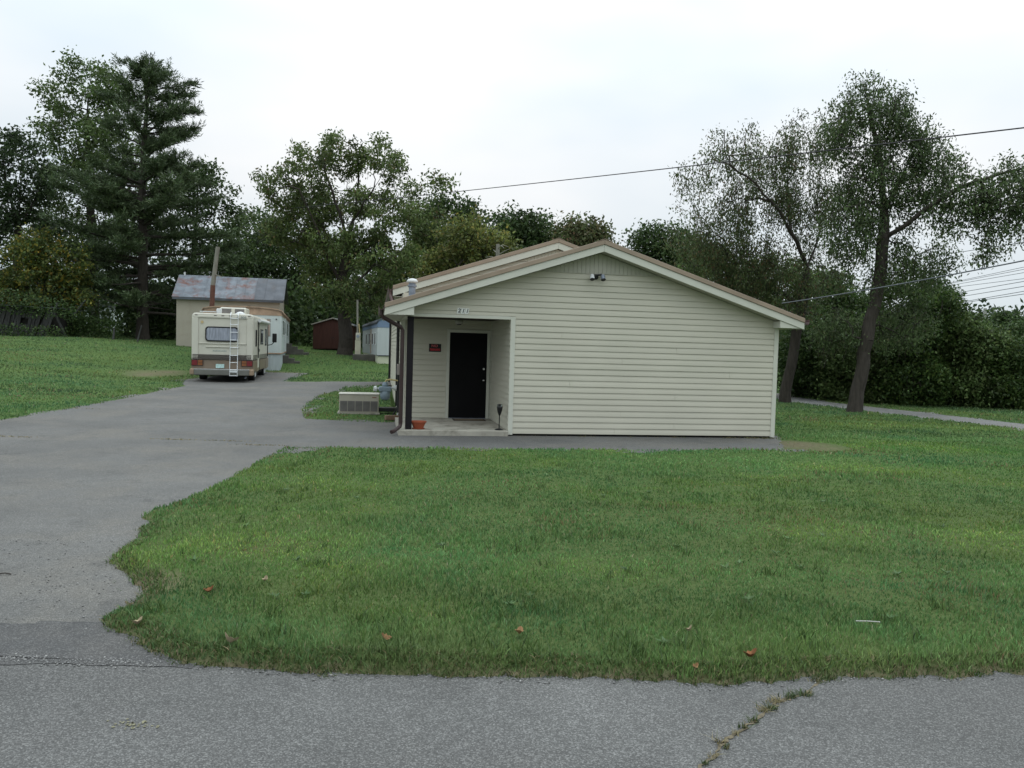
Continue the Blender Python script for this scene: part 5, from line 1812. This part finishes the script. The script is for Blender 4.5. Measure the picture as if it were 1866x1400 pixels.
# ------------------------------------------------------------------ grass
def grass_blades(name, pts, hgt, wid, palette, seed, label, lean=.45, patch=True):
    rng = np.random.default_rng(seed)
    n = len(pts)
    x, y, z = pts[:, 0], pts[:, 1], pts[:, 2]
    ang = rng.uniform(0, 2 * math.pi, n)
    side = np.c_[np.cos(ang), np.sin(ang), np.zeros(n)]
    la = rng.uniform(0, 2 * math.pi, n)
    lv = np.c_[np.cos(la), np.sin(la), np.zeros(n)] * (rng.random(n) ** 1.0 * lean * 1.6)[:, None]
    H = hgt * rng.uniform(.55, 1.35, n)
    W_ = wid * rng.uniform(.6, 1.3, n)
    b = np.c_[x, y, z - .004]
    m = b + np.c_[np.zeros(n), np.zeros(n), H * .58] + lv * (H * .42)[:, None]
    t = b + np.c_[np.zeros(n), np.zeros(n), H * .93] + lv * (H * 1.15)[:, None]
    V = np.stack([b - side * (W_ * .5)[:, None], b + side * (W_ * .5)[:, None], m + side * (W_ * .42)[:, None], m - side * (W_ * .42)[:, None], t], 1).reshape(-1, 3)
    i = np.arange(n)[:, None] * 5
    F = np.concatenate([i + np.array([[0, 1, 2]]), i + np.array([[0, 2, 3]]), i + np.array([[3, 2, 4]])], 0)
    col = colours(rng, n, palette, .2)
    if patch:
        g = fbm2(x, y, .45, 31, 3)
        yl = np.clip((g - .48) * 4.0, 0, .9)[:, None]
        col = col * (1 - yl) + col * np.array([[1.45, 1.18, .9]]) * yl
        bl = np.clip((fbm2(x, y, .8, 47, 3) - .5) * 4, 0, .8)[:, None]
        col = col * (1 - bl) + col * np.array([[.62, .82, .95]]) * bl
        # coarser olive grass along the road edge
        eg = np.clip(1.25 - (y - 4.35) / .75, 0, 1)[:, None] * np.clip(fbm2(x, y, 1.1, 83, 3) * 2.0 - .3, .25, 1)[:, None]
        col = col * (1 - eg * .7) + np.array([[.150, .195, .070]]) * rng.uniform(.6, 1.25, (n, 1)) * eg * .7
        fd = np.clip((y - 15) / 15, 0, 1)[:, None]
        col = col * (1 - fd) + col * np.array([[.86, .76, .92]]) * fd
        st = fbm2(x * .16, y * 1.25, 1.0, 93, 3)
        col = col * (1 + (st[:, None] - .5) * 1.0)
        # yellower grass near the far right of the lawn
        q_ = np.clip(1.1 - ((x - 8.5) / 3.0) ** 2 - ((y - 16.6) / 1.5) ** 2, 0, 1)[:, None]
        col = col * (1 - q_ * .7) + col * np.array([[1.55, 1.35, .75]]) * q_ * .7
        br = np.clip((fbm2(x, y, .55, 71, 4) - .58) * 3.0, 0, .35)
        for cx, cy, rx, ry in [(6.2, 15.6, 1.6, .9), (-2.0, 14.8, 1.8, .9), (3.0, 15.4, 3.0, .6), (-5.2, 19.2, .5, .9)]:
            br = np.maximum(br, np.clip(1.1 - ((x - cx) / rx) ** 2 - ((y - cy) / ry) ** 2, 0, 1))
        br = (br * .6)[:, None]
        dry = np.array([[.20, .15, .075]])
        pick = (rng.random((n, 1)) < br * .7)
        col = np.where(pick, dry * rng.uniform(.7, 1.2, (n, 1)), col)
    o = np_mesh(name, V, F, M['grass'], col=np.repeat(np.clip(col, .004, .9), 5, 0))
    o['kind'] = 'stuff'
    o['label'] = label
    o['category'] = 'grass'
    return o


# bilinear lookup in the ground grid so that blades stand on the soil itself
def ground_z(x, y):
    i = np.clip(np.searchsorted(gx, x) - 1, 0, len(gx) - 2)
    j = np.clip(np.searchsorted(gy, y) - 1, 0, len(gy) - 2)
    fx = (x - gx[i]) / (gx[i + 1] - gx[i])
    fy = (y - gy[j]) / (gy[j + 1] - gy[j])
    return (GZ[j, i] * (1 - fx) + GZ[j, i + 1] * fx) * (1 - fy) + (GZ[j + 1, i] * (1 - fx) + GZ[j + 1, i + 1] * fx) * fy


def scatter(rng, n, y0, y1, power, xm=.86, x_extra=1.5, edge=0.0):
    """points on the lawn, thinning with distance from the road"""
    u = rng.random(n)
    if power == 1:
        y = y0 * (y1 / y0) ** u
    else:
        y = (y0 ** (1 - power) + u * (y1 ** (1 - power) - y0 ** (1 - power))) ** (1 / (1 - power))
    x = (rng.random(n) * 2 - 1) * (xm * y + x_extra)
    s = paved(x, y)
    ha, hb = house_ab(x, y)
    ok = (s < -0.01 + edge) & ~((ha > -2.3) & (ha < 6.02) & (hb > -.12) & (hb < 17)) & ~((np.abs(x + 3.92) < .62) & (np.abs(y - 20.7) < .5))
    # worn patches stay thin
    for cx, cy, rx, ry in dirt_pts:
        q_ = ((x - cx) / rx) ** 2 + ((y - cy) / ry) ** 2
        ok &= ~((q_ < 1.0) & (rng.random(n) < .97 * (1.0 if cy > 7 else .55)))
    x, y, s = x[ok], y[ok], s[ok]
    return np.c_[x, y, ground_z(x, y)], s


GR = [(.102, .204, .062, 4), (.130, .236, .076, 3), (.084, .174, .056, 3), (.16, .23, .075, 1), (.25, .23, .13, .25)]
rng = np.random.default_rng(77)
pts, s_ = scatter(rng, 580000, 4.35, 62, 1.25)
yy = pts[:, 1]
hn = np.clip((fbm2(pts[:, 0], pts[:, 1], 1.6, 21, 3) - .42) * 2.2, 0, 1)
keep = rng.random(len(pts)) < np.clip(.5 + 1.3 * fbm2(pts[:, 0], pts[:, 1], 5.5, 29, 2), .5, 1)
pts, s_, yy, hn = pts[keep], s_[keep], yy[keep], hn[keep]
hh = (.018 + .026 * hn + .014 * fbm2(pts[:, 0], pts[:, 1], 7, 33, 2)) * (1 + np.clip((yy - 8) / 30, 0, 1)) + .008 * np.clip(1 + s_ / .25, 0, 1)
grass_blades('lawn_grass', pts, hh, np.clip(.0012 * yy, .0058, .03), GR, 201, 'short green lawn grass covering the yard')

# taller tufts, weeds and the shaggy fringe along the pavement
rng = np.random.default_rng(88)
tuft = []
for _ in range(420):
    y = 4.5 + 8 * rng.random() ** 1.6
    x = (rng.random() * 2 - 1) * (.7 * y + .5)
    if float(paved(np.array([x]), np.array([y]))[0]) > -.03:
        continue
    m_ = rng.integers(8, 26)
    r_ = rng.uniform(.03, .11)
    q_ = np.c_[x + rng.normal(0, r_, m_), y + rng.normal(0, r_, m_)]
    tuft.append(q_)
tuft = np.concatenate(tuft)
tuft = np.c_[tuft, ground_z(tuft[:, 0], tuft[:, 1])]
grass_blades('grass_tufts', tuft, .085, .0075, [(.075, .13, .035, 3), (.10, .155, .045, 2), (.055, .095, .03, 2)], 204, 'taller grass tufts standing in the front lawn', .6, False)
n = 150000
y = 4.3 + 3.5 * rng.random(n) ** 1.5
x = (rng.random(n) * 2 - 1) * 5
s = paved(x, y)
k = (s < .03) & (s > -.14)
fr = np.c_[x[k], y[k], ground_z(x[k], y[k])]
grass_blades('grass_fringe', fr, .034, .0065, [(.060, .100, .028, 3), (.085, .12, .036, 2), (.20, .165, .09, 1), (.12, .115, .05, 1)], 205, 'shaggy grass fringe overhanging the asphalt edge', .9, False)
# rosette weeds
rng = np.random.default_rng(89)
Cw, Dw, Lw = [], [], []
for _ in range(45):
    y = 4.6 + 7 * rng.random() ** 1.5
    x = (rng.random() * 2 - 1) * (.66 * y)
    if float(paved(np.array([x]), np.array([y]))[0]) > -.08:
        continue
    z = float(ground_z(np.array([x]), np.array([y]))[0])
    m_ = int(rng.integers(5, 10))
    for i in range(m_):
        a = i / m_ * 6.28 + rng.uniform(-.3, .3)
        Cw.append((x, y, z + .01))
        Dw.append((math.cos(a), math.sin(a), rng.uniform(.3, .9)))
        Lw.append(rng.uniform(.035, .075))
Cw, Dw, Lw = np.array(Cw), unit(np.array(Dw)), np.array(Lw)
Nw = np.tile(np.array([[0, 0, 1.]]), (len(Cw), 1))
Nw = unit(Nw - Dw * (Nw * Dw).sum(1, keepdims=True))
V, F = leaf_quads(Cw, Dw, Nw, Lw, Lw * .33)
wd = np_mesh('lawn_weeds', V, F, M['grass'], col=np.repeat(colours(rng, len(Cw), [(.07, .13, .045, 2), (.10, .16, .06, 1)], .2), 4, 0))
wd['kind'] = 'stuff'
wd['label'] = 'broad leaved weeds scattered through the front lawn'
wd['category'] = 'weeds'

# ------------------------------------------------------------------ small things on road and lawn
# grassy crack in the road
def road_pt(px, py, z=.006):
    d = _f + _r * (px - 933) / FPX - _u * (py - 700) / FPX
    return np.array([0, 0, EYE]) + d * ((z - EYE) / d[2])


crk = [tuple(road_pt(*q_)[:2]) for q_ in ((1530, 1231), (1512, 1236), (1490, 1242), (1466, 1266), (1440, 1271), (1415, 1280), (1404, 1292), (1372, 1314), (1358, 1326), (1330, 1341), (1316, 1356), (1300, 1378), (1286, 1392), (1262, 1420), (1240, 1480))]
rng = np.random.default_rng(90)
L_, Rr_ = [], []
fine = []
for i in range(len(crk) - 1):
    a, b = np.array(crk[i]), np.array(crk[i + 1])
    for t in np.linspace(0, 1, 6)[:-1]:
        fine.append(a + (b - a) * t + rng.normal(0, .008, 2))
fine = np.array(fine)
tang = unit(np.gradient(fine, axis=0))
nor = np.c_[-tang[:, 1], tang[:, 0]]
wdt = (.003 + .011 * rng.random(len(fine)))[:, None]
VL = np.c_[fine + nor * wdt, np.full(len(fine), .0065)]
VR = np.c_[fine - nor * wdt, np.full(len(fine), .0065)]
Vc = np.concatenate([VL, VR])
nn = len(fine)
Fc = np.array([(i, i + 1, nn + i + 1, nn + i) for i in range(nn - 1)])
cr = np_mesh('road_crack', Vc, Fc, mat('crack_soil', (.12, .10, .065), .95, .4, 40), parent=road)
gr_, sw_ = [], []
for px_, py_, r_, n_, straw in ((1512, 1236, .035, 90, 0), (1490, 1240, .03, 60, 0), (1466, 1266, .022, 70, 0), (1440, 1270, .022, 60, 0), (1415, 1278, .024, 80, 1), (1404, 1292, .018, 60, 0), (1392, 1296, .016, 40, 1), (1372, 1314, .014, 40, 0), (1358, 1326, .012, 26, 0),
                                (1340, 1338, .012, 16, 1), (1312, 1352, .018, 34, 1), (1324, 1362, .012, 22, 0), (1300, 1378, .012, 16, 1), (1286, 1392, .012, 16, 0)):
    p_ = road_pt(px_, py_)
    q_ = np.c_[p_[0] + rng.normal(0, r_, n_), p_[1] + rng.normal(0, r_ * .7, n_), np.full(n_, .006)]
    (sw_ if straw else gr_).append(q_)
grass_blades('crack_grass', np.concatenate(gr_), .030, .0050, [(.055, .085, .028, 3), (.075, .105, .036, 2), (.16, .14, .07, 1)], 206, 'small green grass tufts growing in the road crack', 1.1, False)
grass_blades('crack_straw', np.concatenate(sw_), .028, .0042, [(.26, .22, .12, 3), (.20, .17, .085, 2), (.09, .10, .04, 1)], 208, 'straw coloured dry grass lying in the road crack', 1.6, False)
# dark joint between road and driveway
xj = np.arange(-9, -2.35, .06)
yj = 4.475 + (fbm2(xj, xj * 0, 1.4, 15, 4) - .5) * .09
wj = (.003 + .009 * fbm2(xj, xj * 0 + 3, 3, 16, 3)) * np.clip((-2.3 - xj) / .8, .15, 1)
VJ = np.r_[np.c_[xj, yj - wj, np.full(len(xj), .0105)], np.c_[xj, yj + wj, np.full(len(xj), .0105)]]
m_ = len(xj)
np_mesh('road_joint', VJ, np.array([(i, i + 1, m_ + i + 1, m_ + i) for i in range(m_ - 1)]), mat('joint_tar', (.018, .017, .016), .9, .3, 30), parent=road)

# loose gravel along the joint between road and driveway
def pebbles(name, P, size, palette, seed, label):
    rng = np.random.default_rng(seed)
    n = len(P)
    ico = np.array([(0, 0, .6), (1, 0, 0), (0, 1, 0), (-1, 0, 0), (0, -1, 0), (0, 0, -.5)], float)
    fac = np.array([(0, 1, 2), (0, 2, 3), (0, 3, 4), (0, 4, 1), (5, 2, 1), (5, 3, 2), (5, 4, 3), (5, 1, 4)])
    sz = size * rng.uniform(.5, 1.5, (n, 1, 1))
    an = rng.uniform(0, 6.28, n)
    c, s = np.cos(an), np.sin(an)
    v = ico[None] * sz * rng.uniform(.7, 1.3, (n, 6, 1))
    V = np.stack([v[..., 0] * c[:, None] - v[..., 1] * s[:, None], v[..., 0] * s[:, None] + v[..., 1] * c[:, None], v[..., 2]], -1) + P[:, None]
    F = (np.arange(n)[:, None, None] * 6 + fac[None]).reshape(-1, 3)
    col = np.repeat(colours(rng, n, palette, .2), 6, 0)
    m = leaf_mat(name + '_stone', 0.0, .9)
    o = np_mesh(name, V.reshape(-1, 3), F, m, col=col)
    o['kind'] = 'stuff'
    o['label'] = label
    o['category'] = 'gravel'
    return o


rng = np.random.default_rng(91)
n = 2600
x = rng.uniform(-7, -1.95, n)
y = 4.42 + rng.normal(0, .030, n) + .03 * np.sin(x * 2) + (fbm2(x, x * 0, 2.0, 8) - .5) * .08
P1 = np.c_[x, y, np.full(n, .008)]
n2 = 500
x2 = rng.uniform(-5, -2.5, n2)
y2 = 4.9 + rng.random(n2) * 2.2
kk_ = paved(x2, y2) > -.02
P2 = np.c_[x2[kk_], y2[kk_], ter(x2[kk_], y2[kk_]) + .012]
k3 = 1400
x3 = rng.uniform(-4, 4.2, k3)
y3 = rng.uniform(4.2, 4.75, k3)
s3 = paved(x3, y3)
q3 = (s3 > -.03) & (s3 < .09)
P3 = np.c_[x3[q3], y3[q3], np.full(q3.sum(), .008)]
pebbles('loose_gravel', np.concatenate([P1, P2, P3]), .0062, [(.20, .197, .19, 3), (.14, .137, .13, 2), (.27, .265, .25, 1)], 92, 'loose gravel along the joint of road and driveway')

# faded paint mark
pm_ = MB()
rp_ = random.Random(5)
for _ in range(34):
    cx, cy = -1.78 + rp_.gauss(0, .055), 3.72 + rp_.gauss(0, .022)
    rr_ = rp_.uniform(.004, .011)
    b_ = len(pm_.v)
    pm_.v += [(cx + rr_ * math.cos(t) * rp_.uniform(.6, 1.3), cy + rr_ * math.sin(t) * rp_.uniform(.6, 1.3), .0065) for t in np.linspace(0, 2 * math.pi, 7)[:-1]]
    pm_.f.append(tuple(range(b_, b_ + 6)))
pm_.build('paint_mark', mat('faded_yellow_paint', (.19, .18, .115), .9, .25, 40), road)

# fallen leaves
def fallen_leaf(label, px, py, size, m, rz, flip=.95):
    size = size * .72
    d = _f + _r * (px - 933) / FPX - _u * (py - 700) / FPX
    p = np.array([0, 0, EYE]) + d * ((.0 - EYE) / d[2])
    z = max(float(ground_z(np.array([p[0]]), np.array([p[1]]))[0]), tz(p[0], p[1]) + .01) + (.022 if paved(np.array([p[0]]), np.array([p[1]]))[0] < -.02 else .004)
    mb = MB()
    nseg = 7
    for i in range(nseg):
        t = i / (nseg - 1)
        w_ = size * .42 * math.sin(math.pi * min(.98, t * .9 + .06)) * (1.0 if i % 2 else .72)
        zz = flip * size * (t - .5) ** 2 * 2
        mb.v += [(t * size - size / 2, -w_, zz + flip * w_ * .8), (t * size - size / 2, 0, zz), (t * size - size / 2, w_, zz + flip * w_ * .9)]
    for i in range(nseg - 1):
        b = i * 3
        mb.f += [(b, b + 3, b + 4, b + 1), (b + 1, b + 4, b + 5, b + 2)]
    o = mb.build('fallen_leaf', m)
    o.location = (p[0], p[1], z)
    o.rotation_euler = (random.uniform(-.5, .5), random.uniform(-.4, .4), rz)
    tag(o, label, 'leaf', 'fallen leaves')


for i, (lab, px, py, sz, m_, rz) in enumerate([
    ('large pale curled leaf at the asphalt edge below the lawn corner', 418, 1200, .13, 'paleleaf', .1),
    ('orange fallen leaf lying in the left part of the lawn', 382, 1102, .10, 'orangeleaf', .5),
    ('tan leaf at the tip of the lawn corner by the driveway', 252, 1158, .10, 'paleleaf', 1.0),
    ('pale leaf standing in the grass right of the orange leaf', 484, 1078, .08, 'paleleaf', 1.4),
    ('brown curled leaf in the grass fringe left of centre', 700, 1198, .09, 'deadleaf', .2),
    ('brown upright leaf in the fringe at the middle of the lawn edge', 946, 1180, .10, 'deadleaf', 1.3),
    ('tan leaf on the grass above the asphalt edge right of centre', 1256, 1176, .08, 'paleleaf', .4),
    ('large rust brown leaf at the lawn edge near the road crack', 1368, 1224, .12, 'orangeleaf', .2),
    ('small brown leaf on the asphalt left of the rust brown leaf', 1266, 1238, .06, 'deadleaf', .6),
    ('dry curled leaf at the driveway edge of the lawn', 235, 1110, .09, 'paleleaf', .9)]):
    fallen_leaf(lab, px, py, sz, M[m_], rz)
sp_ = at(1580, 1162, 5.25)
stk = tag(MB().tube([(-.08, -.008, .0), (0, .002, .0), (.08, .006, -.002)], .0036, 6).build('white_stick', mat('bleached_stick', (.42, .41, .38), .8, .1)), 'thin white stick lying in the grass near the right lawn edge', 'stick')
stk.location = (sp_[0], 5.25, float(ground_z(np.array([sp_[0]]), np.array([5.25]))[0]) + .036)
stk.rotation_euler = (0, 0, -.1)
tw = at(8, 1048, 6.0)
twg = tag(MB().tube([(-.06, 0, 0), (0, .01, .004), (.05, .0, .0)], .005, 6).build('dark_twig', M['barkdark']), 'dark twig on the driveway at the left edge', 'twig')
twg.location = (tw[0], 6.0, tz(tw[0], 6.0) + .018)

sn = at(906, 490, 40)
snz = tz(sn[0], 40)
sg_ = thing('dead_snag', 'grey dead tree snag with bare twigs poking above the left roof slope', 'dead tree', (sn[0], 40, snz))
ztop_ = at(904, 445, 40)[2] - snz
MB().tube([(0, 0, 0), (.05, 0, ztop_ * .6), (0, 0, ztop_)], [.16, .13, .09], 8).build('trunk', M['pole'], sg_)
rt_ = random.Random(4)
for k in range(11):
    a_ = rt_.uniform(0, 6.28)
    z_ = ztop_ * rt_.uniform(.80, 1.0)
    l_ = rt_.uniform(.3, .8)
    MB().tube([(0, 0, z_), (l_ * .5 * math.cos(a_), l_ * .5 * math.sin(a_), z_ + .22 * l_), (l_ * math.cos(a_), l_ * math.sin(a_), z_ + rt_.uniform(-.15, .5) * l_)], [.03, .022, .010], 5).build('branch', M['pole'], sg_)

rng = np.random.default_rng(95)
st_ = []
for px_, py_, Y_, ln_ in ((405, 797, 14.6, .35), (20, 801, 14.4, .25), (475, 805, 14.1, .25), (135, 745, 19.5, .4), (320, 800, 14.6, .2)):
    p_ = at(px_, py_, Y_)
    m_ = 70
    st_.append(np.c_[p_[0] + rng.normal(0, ln_, m_), Y_ + rng.normal(0, .03, m_) + rng.normal(0, .02), np.zeros(m_)])
st_ = np.concatenate(st_)
st_[:, 2] = ter(st_[:, 0], st_[:, 1]) + .012
grass_blades('driveway_weeds', st_, .022, .012, [(.22, .18, .09, 3), (.10, .11, .04, 1)], 207, 'dry weeds and straw caught in cracks across the driveway', 1.4, False)

# weeds and litter along the foot of the house wall
rng = np.random.default_rng(96)
wb = []
for _ in range(46):
    a_ = rng.uniform(.2, 6.0) if rng.random() < .5 else rng.uniform(4.9, 6.1)
    b_ = rng.uniform(-.10, .02)
    m_ = int(rng.integers(4, 16))
    x_, y_, _z = hpt(a_, b_, 0)
    wb.append(np.c_[x_ + rng.normal(0, .05, m_), y_ + rng.normal(0, .03, m_), np.full(m_, .008)])
wb = np.concatenate(wb)
grass_blades('wall_foot_weeds', wb, .030, .008, [(.20, .16, .085, 3), (.10, .13, .045, 2), (.14, .11, .06, 1)], 209, 'dry weeds along the foot of the front wall', 1.1, False)
